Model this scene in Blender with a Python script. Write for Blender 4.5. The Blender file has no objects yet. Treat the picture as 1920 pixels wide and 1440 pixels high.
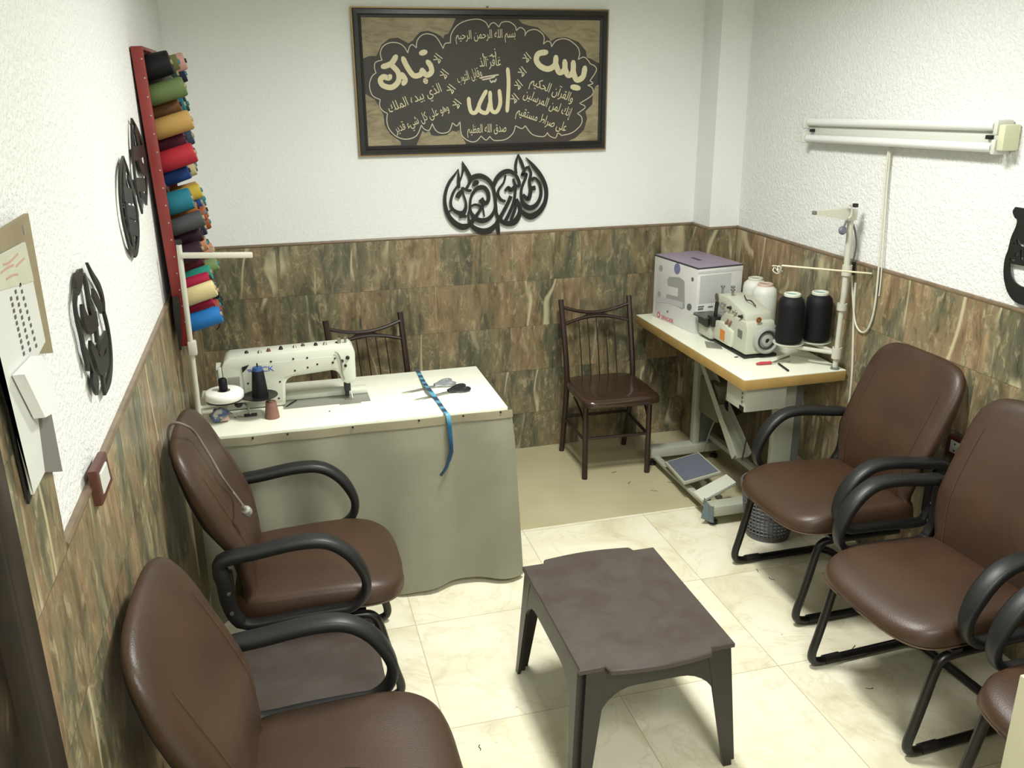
import bpy, bmesh, math, random
from math import pi, sin, cos, radians, sqrt
from mathutils import Matrix, Vector
random.seed(7)
scene = bpy.context.scene
COL = scene.collection

# ------------------------------------------------------------------ camera
F_PX = 1650.865
CAM = Vector((0.4043, -4.49711, 1.97659))
YAW, PITCH, ROLL = -0.261740, -0.328616, -0.009423
def cam_axes():
    cy, sy = cos(YAW), sin(YAW)
    fwd = Vector((-sy * cos(PITCH), cy * cos(PITCH), sin(PITCH)))
    r = Vector((cy, sy, 0)); u = r.cross(fwd)
    return cos(ROLL) * r + sin(ROLL) * u, -sin(ROLL) * r + cos(ROLL) * u, fwd
CR, CU, CF = cam_axes()
cam_data = bpy.data.cameras.new('camera')
cam_data.sensor_width = 36.0
cam_data.lens = F_PX / 1920 * 36.0
cam_data.clip_start = 0.02
cam = bpy.data.objects.new('camera', cam_data)
COL.objects.link(cam)
cam.matrix_world = Matrix(((CR.x, CU.x, -CF.x, CAM.x), (CR.y, CU.y, -CF.y, CAM.y), (CR.z, CU.z, -CF.z, CAM.z), (0, 0, 0, 1)))
scene.camera = cam

def ray(px, py):
    return CF + (px - 960) / F_PX * CR - (py - 720) / F_PX * CU
def on_x(px, py, x):
    d = ray(px, py); return CAM + d * ((x - CAM.x) / d.x)
def on_y(px, py, y):
    d = ray(px, py); return CAM + d * ((y - CAM.y) / d.y)
def on_z(px, py, z):
    d = ray(px, py); return CAM + d * ((z - CAM.z) / d.z)

# ------------------------------------------------------------------ world, lights, exposure
world = bpy.data.worlds.new('room_air'); scene.world = world
world.use_nodes = True
world.node_tree.nodes['Background'].inputs[0].default_value = (0.9, 0.93, 0.86, 1)
world.node_tree.nodes['Background'].inputs[1].default_value = 0.12
def area_light(name, loc, sx, sy, power, color=(1.0, 0.985, 0.88), spread=150):
    l = bpy.data.lights.new(name, 'AREA'); l.shape = 'RECTANGLE'; l.size = sx; l.size_y = sy
    l.energy = power; l.color = color; l.spread = radians(spread)
    o = bpy.data.objects.new(name, l); o.location = loc; COL.objects.link(o)
    return o
area_light('ceiling_panel_light', (1.42, -1.85, 2.76), 0.32, 0.6, 37, (1.0, 1.0, 0.955), 156)
area_light('ceiling_panel_light', (1.25, -4.5, 2.76), 0.6, 1.0, 40, (1.0, 1.0, 0.955), 180)
scene.view_settings.view_transform = 'Standard'
scene.view_settings.look = 'None'
scene.view_settings.gamma = 1
scene.view_settings.use_curve_mapping = False
scene.view_settings.exposure = 0.66

W = 2.831          # right wall
TRIM_H = 1.24      # top of the tiled wainscot
ROOM_H = 2.78
YB = -6.0          # wall behind the camera

# ------------------------------------------------------------------ materials
def srgb(r, g, b):
    f = lambda c: c / 12.92 if c <= 0.04045 else ((c + 0.055) / 1.055) ** 2.4
    return (f(r / 255), f(g / 255), f(b / 255), 1)
class NT:
    def __init__(s, name):
        s.m = bpy.data.materials.new(name); s.m.use_nodes = True
        s.t = s.m.node_tree; s.n = s.t.nodes; s.l = s.t.links
        s.b = s.n['Principled BSDF']
    def add(s, typ, **kw):
        n = s.n.new(typ)
        for k, v in kw.items():
            if k in ('operation', 'blend_type', 'data_type', 'noise_dimensions', 'feature', 'distance', 'wave_type', 'bands_direction', 'interpolation', 'voronoi_dimensions'): setattr(n, k, v)
            else: n.inputs[k].default_value = v
        return n
    def link(s, a, b): s.l.new(a, b)
    def ramp(s, fac, stops, interp='LINEAR'):
        r = s.n.new('ShaderNodeValToRGB'); r.color_ramp.interpolation = interp
        els = r.color_ramp.elements
        while len(els) < len(stops): els.new(0.5)
        for e, (p, c) in zip(els, stops): e.position = p; e.color = c
        s.link(fac, r.inputs[0]); return r.outputs[0]
    def math(s, op, a, b=None, c=None):
        n = s.n.new('ShaderNodeMath'); n.operation = op
        for i, v in enumerate((a, b, c)):
            if v is None: continue
            if hasattr(v, 'node'): s.link(v, n.inputs[i])
            else: n.inputs[i].default_value = v
        return n.outputs[0]
    def mix(s, fac, a, b, mode='MIX'):
        n = s.n.new('ShaderNodeMix'); n.data_type = 'RGBA'; n.blend_type = mode
        for i, v in ((0, fac), (6, a), (7, b)):
            if hasattr(v, 'node'): s.link(v, n.inputs[i])
            else: n.inputs[i].default_value = v
        return n.outputs[2]
    def noise(s, vec, scale, detail=4, rough=0.55, dist=0.0):
        n = s.n.new('ShaderNodeTexNoise'); n.inputs['Scale'].default_value = scale
        n.inputs['Detail'].default_value = detail; n.inputs['Roughness'].default_value = rough; n.inputs['Distortion'].default_value = dist
        if vec is not None: s.link(vec, n.inputs['Vector'])
        return n.outputs['Fac']
    def bump(s, h, strength, dist=0.01):
        n = s.n.new('ShaderNodeBump'); n.inputs['Strength'].default_value = strength; n.inputs['Distance'].default_value = dist
        s.link(h, n.inputs['Height']); s.link(n.outputs[0], s.b.inputs['Normal'])
    def obj(s): return s.n.new('ShaderNodeTexCoord').outputs['Object']
    def uv(s): return s.n.new('ShaderNodeTexCoord').outputs['UV']
    def mapping(s, vec, scale=(1, 1, 1), loc=(0, 0, 0), rot=(0, 0, 0)):
        n = s.n.new('ShaderNodeMapping'); s.link(vec, n.inputs[0])
        n.inputs['Scale'].default_value = scale; n.inputs['Location'].default_value = loc; n.inputs['Rotation'].default_value = rot
        return n.outputs[0]
MATS = {}
def mat(name, rgb, rough=0.5, metal=0.0, var=0.0, bump=0.0, bscale=80, spec=0.5, vscale=12, coat=0.0):
    """Principled material with a little procedural mottling and bump; rgb is an sRGB triple 0-255."""
    if name in MATS: return MATS[name]
    s = NT(name)
    s.b.inputs['Roughness'].default_value = rough; s.b.inputs['Metallic'].default_value = metal
    s.b.inputs['Specular IOR Level'].default_value = spec
    if coat: s.b.inputs['Coat Weight'].default_value = coat; s.b.inputs['Coat Roughness'].default_value = 0.15
    c = srgb(*rgb)
    if var or bump: v = s.obj()
    if var:
        f = s.noise(v, vscale, 5)
        lo = tuple(x * (1 - var) for x in c[:3]) + (1,); hi = tuple(min(1, x * (1 + var)) for x in c[:3]) + (1,)
        s.link(s.ramp(f, [(0.3, lo), (0.7, hi)]), s.b.inputs['Base Color'])
    else: s.b.inputs['Base Color'].default_value = c
    if bump: s.bump(s.noise(v, bscale, 3), bump, 0.004)
    MATS[name] = s.m
    return s.m
def stucco(name, rgb, strength, scale):
    s = NT(name); v = s.obj()
    s.b.inputs['Roughness'].default_value = 0.75
    c = srgb(*rgb)
    f = s.noise(v, 1.6, 3)
    s.link(s.ramp(f, [(0.3, tuple(x * 0.97 for x in c[:3]) + (1,)), (0.7, c)]), s.b.inputs['Base Color'])
    n1 = s.noise(v, scale, 4, 0.6, 0.3)
    h = s.ramp(n1, [(0.42, (0, 0, 0, 1)), (0.66, (1, 1, 1, 1))])
    s.bump(h, strength, 0.006)
    MATS[name] = s.m; return s.m
def marble_tiles(name, tw, th, warm, seed, gain=1.0):
    """Streaky brown and green marble wall tiles in UV metres (u along the wall, v = height below the trim)."""
    s = NT(name); uv = s.uv()
    sep = s.n.new('ShaderNodeSeparateXYZ'); s.link(uv, sep.inputs[0]); u, v = sep.outputs[0], sep.outputs[1]
    row = s.math('FLOOR', s.math('DIVIDE', v, th))
    off = s.math('MULTIPLY', s.math('MODULO', row, 2.0), 0.0)
    uu = s.math('DIVIDE', s.math('ADD', u, off), tw)
    colm = s.math('FLOOR', uu)
    wn = s.n.new('ShaderNodeTexWhiteNoise'); wn.noise_dimensions = '3D'
    cmb = s.n.new('ShaderNodeCombineXYZ'); s.link(row, cmb.inputs[0]); s.link(colm, cmb.inputs[1]); cmb.inputs[2].default_value = seed
    s.link(cmb.outputs[0], wn.inputs['Vector'])
    cm2 = s.n.new('ShaderNodeCombineXYZ'); s.link(u, cm2.inputs[0]); s.link(v, cm2.inputs[1])
    rnd = s.n.new('ShaderNodeVectorMath'); rnd.operation = 'SCALE'; rnd.inputs['Scale'].default_value = 9.0; s.link(wn.outputs['Color'], rnd.inputs[0])
    p = s.n.new('ShaderNodeVectorMath'); p.operation = 'ADD'; s.link(cm2.outputs[0], p.inputs[0]); s.link(rnd.outputs[0], p.inputs[1])
    pv = p.outputs[0]
    # vertical streaks: stretched noise
    st = s.mapping(pv, (13, 2.6, 1), rot=(0, 0, 0.10))
    f1 = s.noise(st, 1.0, 8, 0.66, 0.7)
    f2 = s.noise(s.mapping(pv, (5.0, 1.6, 1), rot=(0, 0, -0.12)), 1.0, 5, 0.55, 0.6)
    c1 = s.ramp(f1, [(0.26, srgb(60, 53, 37)), (0.40, srgb(96, 85, 57)), (0.50, srgb(120, 105, 73)), (0.60, srgb(108, 100, 72)), (0.74, srgb(158, 139, 101))])
    c2 = s.ramp(f1, [(0.28, srgb(50, 50, 40)), (0.46, srgb(82, 81, 61)), (0.60, srgb(106, 101, 73)), (0.74, srgb(146, 135, 98))])
    c3 = s.ramp(f1, [(0.28, srgb(86, 68, 46)), (0.48, srgb(126, 101, 70)), (0.62, srgb(146, 122, 85)), (0.78, srgb(174, 150, 110))])
    cc = s.mix(s.ramp(f2, [(0.42, (1, 1, 1, 1)), (0.48, (0, 0, 0, 1))]), c1, c2)
    cc = s.mix(s.ramp(f2, [(0.52, (0, 0, 0, 1)), (0.58, (warm, warm, warm, 1))]), cc, c3)
    # fine crystalline flecks, light and dark
    fl = s.noise(s.mapping(pv, (34, 13, 1), rot=(0, 0, 0.25)), 1.0, 6, 0.68, 0.6)
    cc = s.mix(s.ramp(fl, [(0.54, (0, 0, 0, 1)), (0.70, (0.62, 0.62, 0.62, 1))]), cc, srgb(176, 158, 118))
    cc = s.mix(s.ramp(fl, [(0.30, (0.6, 0.6, 0.6, 1)), (0.44, (0, 0, 0, 1))]), cc, srgb(52, 46, 34))
    # pale veins, only in some places
    vn = s.noise(s.mapping(pv, (3.6, 0.7, 1), rot=(0, 0, 0.16)), 1.0, 3, 0.45, 0.35)
    ve = s.math('ABSOLUTE', s.math('SUBTRACT', vn, 0.5))
    msk = s.ramp(s.noise(s.mapping(pv, (3, 3, 1)), 1.0, 2), [(0.46, (0, 0, 0, 1)), (0.56, (1, 1, 1, 1))])
    cc = s.mix(s.math('MULTIPLY', s.ramp(ve, [(0.0, (0.85, 0.85, 0.85, 1)), (0.010, (0.6, 0.6, 0.6, 1)), (0.018, (0, 0, 0, 1))]), msk), cc, srgb(182, 172, 134))
    vn2 = s.noise(s.mapping(pv, (9, 7, 1), rot=(0, 0, 0.9)), 1.0, 4, 0.55, 0.3); ve2 = s.math('ABSOLUTE', s.math('SUBTRACT', vn2, 0.5))
    cc = s.mix(s.math('MULTIPLY', s.ramp(ve2, [(0.0, (0.5, 0.5, 0.5, 1)), (0.02, (0, 0, 0, 1))]), s.ramp(f1, [(0.48, (0, 0, 0, 1)), (0.6, (1, 1, 1, 1))])), cc, srgb(178, 158, 114))
    # joints
    def edge(x, size):
        fr = s.math('FRACT', x); a = s.math('MINIMUM', fr, s.math('SUBTRACT', 1.0, fr))
        return s.math('LESS_THAN', s.math('MULTIPLY', a, size), 0.0011)
    jt = s.math('MAXIMUM', edge(s.math('DIVIDE', v, th), th), s.math('MULTIPLY', edge(uu, tw), 0.75))
    cc = s.mix(s.math('MULTIPLY', jt, 0.7), cc, srgb(70, 60, 42))
    hs = s.n.new('ShaderNodeHueSaturation'); hs.inputs['Saturation'].default_value = 0.86; hs.inputs['Value'].default_value = gain; s.link(cc, hs.inputs['Color'])
    s.link(hs.outputs[0], s.b.inputs['Base Color'])
    s.b.inputs['Roughness'].default_value = 0.34
    s.bump(s.math('SUBTRACT', s.math('MULTIPLY', f1, 0.25), jt), 0.25, 0.002)
    MATS[name] = s.m; return s.m
def floor_tiles(name, x0, y0, size, row_edge):
    s = NT(name); v = s.obj()
    sep = s.n.new('ShaderNodeSeparateXYZ'); s.link(v, sep.inputs[0]); x, y = sep.outputs[0], sep.outputs[1]
    ux = s.math('DIVIDE', s.math('SUBTRACT', x, x0), size); uy = s.math('DIVIDE', s.math('SUBTRACT', y, y0), size)
    wn = s.n.new('ShaderNodeTexWhiteNoise'); cmb = s.n.new('ShaderNodeCombineXYZ')
    s.link(s.math('FLOOR', ux), cmb.inputs[0]); s.link(s.math('FLOOR', uy), cmb.inputs[1]); s.link(cmb.outputs[0], wn.inputs['Vector'])
    rnd = s.n.new('ShaderNodeVectorMath'); rnd.operation = 'SCALE'; rnd.inputs['Scale'].default_value = 7.0; s.link(wn.outputs['Color'], rnd.inputs[0])
    p = s.n.new('ShaderNodeVectorMath'); p.operation = 'ADD'; s.link(v, p.inputs[0]); s.link(rnd.outputs[0], p.inputs[1])
    f = s.noise(p.outputs[0], 2.6, 6, 0.6, 1.2)
    base = s.ramp(f, [(0.30, srgb(204, 197, 166)), (0.45, srgb(224, 219, 192)), (0.62, srgb(232, 228, 206)), (0.75, srgb(218, 209, 180))])
    vn = s.noise(p.outputs[0], 1.9, 5, 0.6, 1.8); ve = s.math('ABSOLUTE', s.math('SUBTRACT', vn, 0.5))
    base = s.mix(s.ramp(ve, [(0.0, (0.35, 0.35, 0.35, 1)), (0.02, (0, 0, 0, 1))]), base, srgb(196, 184, 148))
    # the last strip by the back wall is laid in a plainer, darker beige tile
    plain = s.ramp(s.noise(v, 3, 4), [(0.3, srgb(178, 170, 136)), (0.7, srgb(190, 182, 149))])
    back = s.math('GREATER_THAN', y, row_edge)
    base = s.mix(back, base, plain)
    def edge(a):
        fr = s.math('FRACT', a); m = s.math('MINIMUM', fr, s.math('SUBTRACT', 1.0, fr))
        return s.math('LESS_THAN', s.math('MULTIPLY', m, size), 0.0016)
    jt = s.math('MULTIPLY', s.math('MAXIMUM', edge(ux), edge(uy)), s.math('SUBTRACT', 1.0, back))
    base = s.mix(s.math('MULTIPLY', jt, 0.75), base, srgb(168, 158, 128))
    # scattered dark specks and scuffs
    sp = s.noise(v, 38, 2, 0.5); base = s.mix(s.ramp(sp, [(0.745, (0, 0, 0, 1)), (0.78, (0.45, 0.45, 0.45, 1))]), base, srgb(130, 118, 90))
    s.link(base, s.b.inputs['Base Color'])
    s.b.inputs['Roughness'].default_value = 0.3
    MATS[name] = s.m; return s.m

# ------------------------------------------------------------------ mesh builder
class MB:
    def __init__(s): s.bm = bmesh.new()
    def _merge(s, tmp, M=None):
        me = bpy.data.meshes.new('tmp'); tmp.to_mesh(me); tmp.free()
        if M is not None: me.transform(M)
        s.bm.from_mesh(me); bpy.data.meshes.remove(me)
        return s
    def box(s, c, d, M=None, bev=0.0, seg=2):
        t = bmesh.new(); bmesh.ops.create_cube(t, size=1.0)
        for v in t.verts: v.co = Vector((v.co.x * d[0] + c[0], v.co.y * d[1] + c[1], v.co.z * d[2] + c[2]))
        if bev: bmesh.ops.bevel(t, geom=list(t.edges), offset=min(bev, min(d) * 0.49), segments=seg, profile=0.5, affect='EDGES')
        return s._merge(t, M)
    def tube(s, pts, r, seg=10, closed=False, M=None, flat=1.0):
        pts = [Vector(p) for p in pts]; n = len(pts)
        rs = r if isinstance(r, (list, tuple)) else [r] * n
        t = bmesh.new(); rings = []
        prev = None
        for i, p in enumerate(pts):
            a = pts[i - 1] if (i > 0 or closed) else p; b = pts[(i + 1) % n] if (i < n - 1 or closed) else p
            d = (b - a).normalized()
            if prev is None:
                up = Vector((0, 0, 1)) if abs(d.z) < 0.9 else Vector((1, 0, 0)); x = d.cross(up).normalized()
            else:
                x = (prev - d * prev.dot(d)).normalized()
            prev = x; y = d.cross(x)
            rings.append([t.verts.new(p + (x * cos(2 * pi * k / seg) + y * sin(2 * pi * k / seg) * flat) * rs[i]) for k in range(seg)])
        for i in range(n if closed else n - 1):
            A, B = rings[i], rings[(i + 1) % n]
            sh = 0
            if closed and i == n - 1:
                sh = min(range(seg), key=lambda k: (B[k].co - A[0].co).length)
            for k in range(seg): t.faces.new((A[k], A[(k + 1) % seg], B[(k + 1 + sh) % seg], B[(k + sh) % seg]))
        if not closed: t.faces.new(list(reversed(rings[0]))); t.faces.new(rings[-1])
        bmesh.ops.recalc_face_normals(t, faces=t.faces)
        return s._merge(t, M)
    def lathe(s, prof, seg=24, M=None):
        t = bmesh.new(); rings = []
        for (r, z) in prof:
            if r < 1e-6: rings.append([t.verts.new((0, 0, z))])
            else: rings.append([t.verts.new((r * cos(2 * pi * k / seg), r * sin(2 * pi * k / seg), z)) for k in range(seg)])
        for A, B in zip(rings, rings[1:]):
            for k in range(seg):
                k2 = (k + 1) % seg
                if len(A) == 1 and len(B) == 1: continue
                if len(A) == 1: t.faces.new((A[0], B[k], B[k2]))
                elif len(B) == 1: t.faces.new((A[k], A[k2], B[0]))
                else: t.faces.new((A[k], A[k2], B[k2], B[k]))
        bmesh.ops.recalc_face_normals(t, faces=t.faces)
        return s._merge(t, M)
    def prism(s, poly, z0, z1, M=None, holes=(), bev=0.0):
        """2D outline (and holes) in local XY, extruded from z0 to z1."""
        t = bmesh.new()
        edges = []
        for lp in [poly] + list(holes):
            vs = [t.verts.new((p[0], p[1], z0)) for p in lp]
            for i in range(len(vs)): edges.append(t.edges.new((vs[i], vs[(i + 1) % len(vs)])))
        if holes: bmesh.ops.triangle_fill(t, use_beauty=True, use_dissolve=False, edges=edges)
        else: t.faces.new(vs)
        r = bmesh.ops.extrude_face_region(t, geom=list(t.faces))
        for g in r['geom']:
            if isinstance(g, bmesh.types.BMVert): g.co.z = z1
        bmesh.ops.recalc_face_normals(t, faces=t.faces)
        if bev: bmesh.ops.bevel(t, geom=[e for e in t.edges if e.calc_face_angle(0) > 0.6], offset=bev, segments=2, profile=0.5, affect='EDGES')
        return s._merge(t, M)
    def ribbon(s, pts, w, z0, z1, M=None, closed=False):
        """Flat brush stroke of varying width in local XY, extruded from z0 to z1."""
        P = [Vector((p[0], p[1])) for p in pts]; n = len(P)
        ws = w if isinstance(w, (list, tuple)) else [w] * n
        t = bmesh.new(); L = []
        for i, p in enumerate(P):
            a = P[i - 1] if (i > 0 or closed) else p; b = P[(i + 1) % n] if (i < n - 1 or closed) else p
            d = (b - a); d = d.normalized() if d.length > 1e-9 else Vector((1, 0)); nn = Vector((-d.y, d.x)) * ws[i] * 0.5
            L.append([t.verts.new((q.x, q.y, z)) for q in (p + nn, p - nn) for z in (z0, z1)])
        for i in range(n if closed else n - 1):
            A, B = L[i], L[(i + 1) % n]
            for a, b in ((0, 1), (1, 3), (3, 2), (2, 0)): t.faces.new((A[a], A[b], B[b], B[a]))
        if not closed:
            for E in (L[0], L[-1]): t.faces.new((E[0], E[1], E[3], E[2]))
        bmesh.ops.recalc_face_normals(t, faces=t.faces)
        return s._merge(t, M)
    def rings(s, rings, cap=True, M=None, closed=False):
        t = bmesh.new(); R = [[t.verts.new(p) for p in r] for r in rings]; n = len(R[0])
        for i in range(len(R) if closed else len(R) - 1):
            A, B = R[i], R[(i + 1) % len(R)]
            for k in range(n): t.faces.new((A[k], A[(k + 1) % n], B[(k + 1) % n], B[k]))
        if cap and not closed: t.faces.new(list(reversed(R[0]))); t.faces.new(R[-1])
        bmesh.ops.recalc_face_normals(t, faces=t.faces)
        return s._merge(t, M)
    def grid(s, fn, nu, nv, M=None, thick=0.0):
        t = bmesh.new(); V = [[t.verts.new(fn(i / nu, j / nv)) for j in range(nv + 1)] for i in range(nu + 1)]
        for i in range(nu):
            for j in range(nv): t.faces.new((V[i][j], V[i + 1][j], V[i + 1][j + 1], V[i][j + 1]))
        if thick: bmesh.ops.solidify(t, geom=list(t.faces), thickness=thick)
        return s._merge(t, M)
    def deform(s, fn):
        for v in s.bm.verts: v.co = fn(v.co)
        return s
    def uv_m(s, fn):
        lay = s.bm.loops.layers.uv.verify()
        for f in s.bm.faces:
            for l in f.loops: l[lay].uv = fn(l.vert.co, f.normal)
        return s
    def build(s, name, m, parent=None, smooth=35, M=None):
        me = bpy.data.meshes.new(name); s.bm.normal_update(); s.bm.to_mesh(me); s.bm.free()
        if M is not None: me.transform(M)
        if smooth:
            for p in me.polygons: p.use_smooth = True
            me.set_sharp_from_angle(angle=radians(smooth))
        me.materials.append(m)
        o = bpy.data.objects.new(name, me); COL.objects.link(o)
        if parent is not None: o.parent = parent
        return o
def tag(o, label, cat, group=None, kind=None):
    o['label'] = label; o['category'] = cat
    if group: o['group'] = group
    if kind: o['kind'] = kind
    return o
def thing(name, label, cat, loc=(0, 0, 0), rz=0.0, group=None, rot=None):
    o = bpy.data.objects.new(name, None); COL.objects.link(o); o.empty_display_size = 0.05
    o.location = loc; o.rotation_euler = rot if rot else (0, 0, rz)
    return tag(o, label, cat, group)
def origin_to(o, loc):
    """Moves a single-mesh thing's origin to its base without moving the mesh."""
    loc = Vector(loc); o.data.transform(Matrix.Translation(-loc)); o.location = loc; return o
def copy_thing(root, loc, rz=None, label=None, name=None):
    r = root.copy(); COL.objects.link(r); r.location = loc
    if rz is not None: r.rotation_euler = (0, 0, rz)
    if label: r['label'] = label
    for ch in list(root.children):
        c = ch.copy(); COL.objects.link(c); c.parent = r
        for g in ch.children:
            d = g.copy(); COL.objects.link(d); d.parent = c
    return r
def struct(o): o['kind'] = 'structure'; return o
def cr(pts, n=6, closed=False):
    """Catmull-Rom smoothing of a polyline of tuples (any dimension)."""
    P = [tuple(p) for p in pts]; N = len(P); out = []
    for i in range(N if closed else N - 1):
        if closed: a, b, c, d = P[i - 1], P[i], P[(i + 1) % N], P[(i + 2) % N]
        else: a, b, c, d = P[max(i - 1, 0)], P[i], P[i + 1], P[min(i + 2, N - 1)]
        for k in range(n):
            t = k / n
            out.append(tuple(0.5 * (2 * q + (r - p) * t + (2 * p - 5 * q + 4 * r - w) * t * t + (-p + 3 * q - 3 * r + w) * t ** 3) for p, q, r, w in zip(a, b, c, d)))
    if not closed: out.append(P[-1])
    return out
def rot_to(axis, origin=(0, 0, 0)):
    """Matrix that takes local +Z to the given axis at origin."""
    q = Vector((0, 0, 1)).rotation_difference(Vector(axis)); return Matrix.Translation(Vector(origin)) @ q.to_matrix().to_4x4()
def frame_m(o, x, y, z):
    return Matrix(((x[0], y[0], z[0], o[0]), (x[1], y[1], z[1], o[1]), (x[2], y[2], z[2], o[2]), (0, 0, 0, 1)))
def text_mesh(body, size, extrude, align='CENTER', font=None):
    cu = bpy.data.curves.new('lettering', 'FONT'); cu.body = body; cu.size = size; cu.extrude = extrude; cu.align_x = align; cu.align_y = 'CENTER'; cu.resolution_u = 3
    o = bpy.data.objects.new('lettering', cu); COL.objects.link(o)
    bpy.context.view_layer.update()
    me = bpy.data.meshes.new_from_object(o.evaluated_get(bpy.context.evaluated_depsgraph_get()))
    bpy.data.objects.remove(o); bpy.data.curves.remove(cu)
    return me
def add_text(mb, body, size, extrude, M, align='CENTER', width=None):
    me = text_mesh(body, size, extrude, align)
    if width:
        xs = [v.co.x for v in me.vertices]; k = width / (max(xs) - min(xs)); me.transform(Matrix.Diagonal((k, 1, 1, 1)))
    me.transform(M); mb.bm.from_mesh(me); bpy.data.meshes.remove(me)
# ================================================================== the room
M_WALL = stucco('wall_paint', (233, 236, 233), 0.22, 70)
M_WALL_R = stucco('wall_paint_rough', (236, 238, 235), 0.5, 75)
M_CEIL = stucco('ceiling_paint', (232, 233, 222), 0.1, 60)
M_TILE = marble_tiles('marble_wall_tile', 0.40, 0.2532, 0.7, 3.0, 1.14)
M_TILE_R = marble_tiles('marble_wall_tile_warm', 0.40, 0.2532, 0.95, 11.0, 1.3)
M_TRIM = mat('tile_trim', (118, 101, 80), 0.35, var=0.25, vscale=20)
M_FLOOR = floor_tiles('floor_tile', 0.7928, -0.9739, 0.6037, -0.955)

f = MB().box((1.4, -2.95, -0.05), (3.4, 6.3, 0.1)).build('floor', M_FLOOR, smooth=0); struct(f)
c = MB().box((1.4, -2.95, ROOM_H + 0.05), (3.4, 6.3, 0.1)).build('ceiling', M_CEIL, smooth=0); struct(c)
DOOR_Y0, DOOR_Y1, DOOR_H = -3.24, -4.25, 2.15     # doorway in the left wall, beside the camera
wl = MB()
wl.box((-0.05, DOOR_Y0 / 2 + 0.0, ROOM_H / 2), (0.1, -DOOR_Y0, ROOM_H))
wl.box((-0.05, (DOOR_Y0 + DOOR_Y1) / 2, (DOOR_H + ROOM_H) / 2), (0.1, DOOR_Y0 - DOOR_Y1, ROOM_H - DOOR_H))
wl.box((-0.05, (DOOR_Y1 + YB) / 2, ROOM_H / 2), (0.1, DOOR_Y1 - YB, ROOM_H))
wall_left = struct(wl.build('wall_left', M_WALL_R, smooth=0))
wall_right = struct(MB().box((W + 0.05, YB / 2, ROOM_H / 2), (0.1, -YB, ROOM_H)).build('wall_right', M_WALL_R, smooth=0))
wall_back = struct(MB().box((1.4, 0.05, ROOM_H / 2), (3.4, 0.1, ROOM_H)).box((W - 0.1707 / 2, -0.195 / 2, ROOM_H / 2), (0.1707, 0.195, ROOM_H)).build('wall_back', M_WALL, smooth=0))
wall_front = struct(MB().box((1.4, YB - 0.05, ROOM_H / 2), (3.4, 0.1, ROOM_H)).build('wall_front', M_WALL, smooth=0))
T = 0.012
HT = TRIM_H - 0.014
def uvw(co, n):
    if abs(n.x) > 0.7: return (co.y, HT - co.z)
    return (co.x, HT - co.z)
b = MB().box(((W - 0.1707) / 2, -T / 2, HT / 2), (W - 0.1707, T, HT))
b.box((W - 0.1707 / 2 - T / 2, -0.195 - T / 2, HT / 2), (0.1707 + T, T, HT)).box((W - 0.1707 - T / 2, -0.0975 - T / 2, HT / 2), (T, 0.195 - T, HT))
b.uv_m(uvw).build('tile_wainscot', M_TILE, wall_back, smooth=0)
b = MB().box((T / 2, (DOOR_Y0 - T) / 2, HT / 2), (T, -DOOR_Y0 - T, HT))
# the tiling climbs the wall beside the doorway
b.box((T / 2, (-3.005 + DOOR_Y0) / 2, (HT + 1.74) / 2), (T, -DOOR_Y0 - 3.005, 1.74 - HT))
b.uv_m(uvw).build('tile_wainscot', M_TILE_R, wall_left, smooth=0)
b = MB().box((W - T / 2, (-0.207 + YB) / 2, HT / 2), (T, -YB - 0.207, HT))
b.uv_m(uvw).build('tile_wainscot', M_TILE_R, wall_right, smooth=0)
def trim(name, a, bb, nrm):
    a, bb, n = Vector(a), Vector(bb), Vector(nrm)
    prof = [(0, 0), (0.0125, 0), (0.0145, 0.004), (0.0145, 0.009), (0.011, 0.014), (0, 0.014)]
    m = MB(); m.rings([[p + n * q[0] + Vector((0, 0, HT + q[1])) for q in prof] for p in (a, bb)])
    return struct(m.build(name, M_TRIM, smooth=50))
trim('trim_1', (0, 0, 0), (W - 0.1707, 0, 0), (0, -1, 0))
trim('trim_2', (W - 0.1707, 0, 0), (W - 0.1707, -0.195 - 0.014, 0), (-1, 0, 0))
trim('trim_3', (W - 0.1707 - 0.014, -0.195, 0), (W, -0.195, 0), (0, -1, 0))
trim('trim_4', (W, -0.195, 0), (W, YB, 0), (-1, 0, 0))
trim('trim_5', (0, 0, 0), (0, -3.0, 0), (1, 0, 0))
# dark doorway beside the camera
M_FRAME = mat('door_frame_dark', (38, 29, 21), 0.4, var=0.2)
M_DGLASS = NT('door_glass_dark'); s_ = M_DGLASS
v_ = s_.obj(); s_.link(s_.ramp(s_.noise(s_.mapping(v_, (1, 6, 3)), 2.0, 6, 0.6, 1.5), [(0.35, srgb(26, 21, 16)), (0.6, srgb(52, 43, 30)), (0.75, srgb(98, 84, 58))]), s_.b.inputs['Base Color'])
s_.b.inputs['Roughness'].default_value = 0.25; M_DGLASS = s_.m
dr = MB().box((-0.03, (DOOR_Y0 + DOOR_Y1) / 2, DOOR_H / 2), (0.03, DOOR_Y0 - DOOR_Y1, DOOR_H)).build('door_1', M_DGLASS, smooth=0); struct(dr)
fr = MB().box((-0.025, DOOR_Y0 - 0.035, DOOR_H / 2), (0.085, 0.07, DOOR_H), bev=0.006)
fr.box((-0.025, DOOR_Y1 + 0.035, DOOR_H / 2), (0.085, 0.07, DOOR_H), bev=0.006).box((-0.025, (DOOR_Y0 + DOOR_Y1) / 2, DOOR_H - 0.035), (0.085, DOOR_Y0 - DOOR_Y1 - 0.14, 0.07), bev=0.006)
fr.build('door_frame', M_FRAME, dr)
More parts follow.
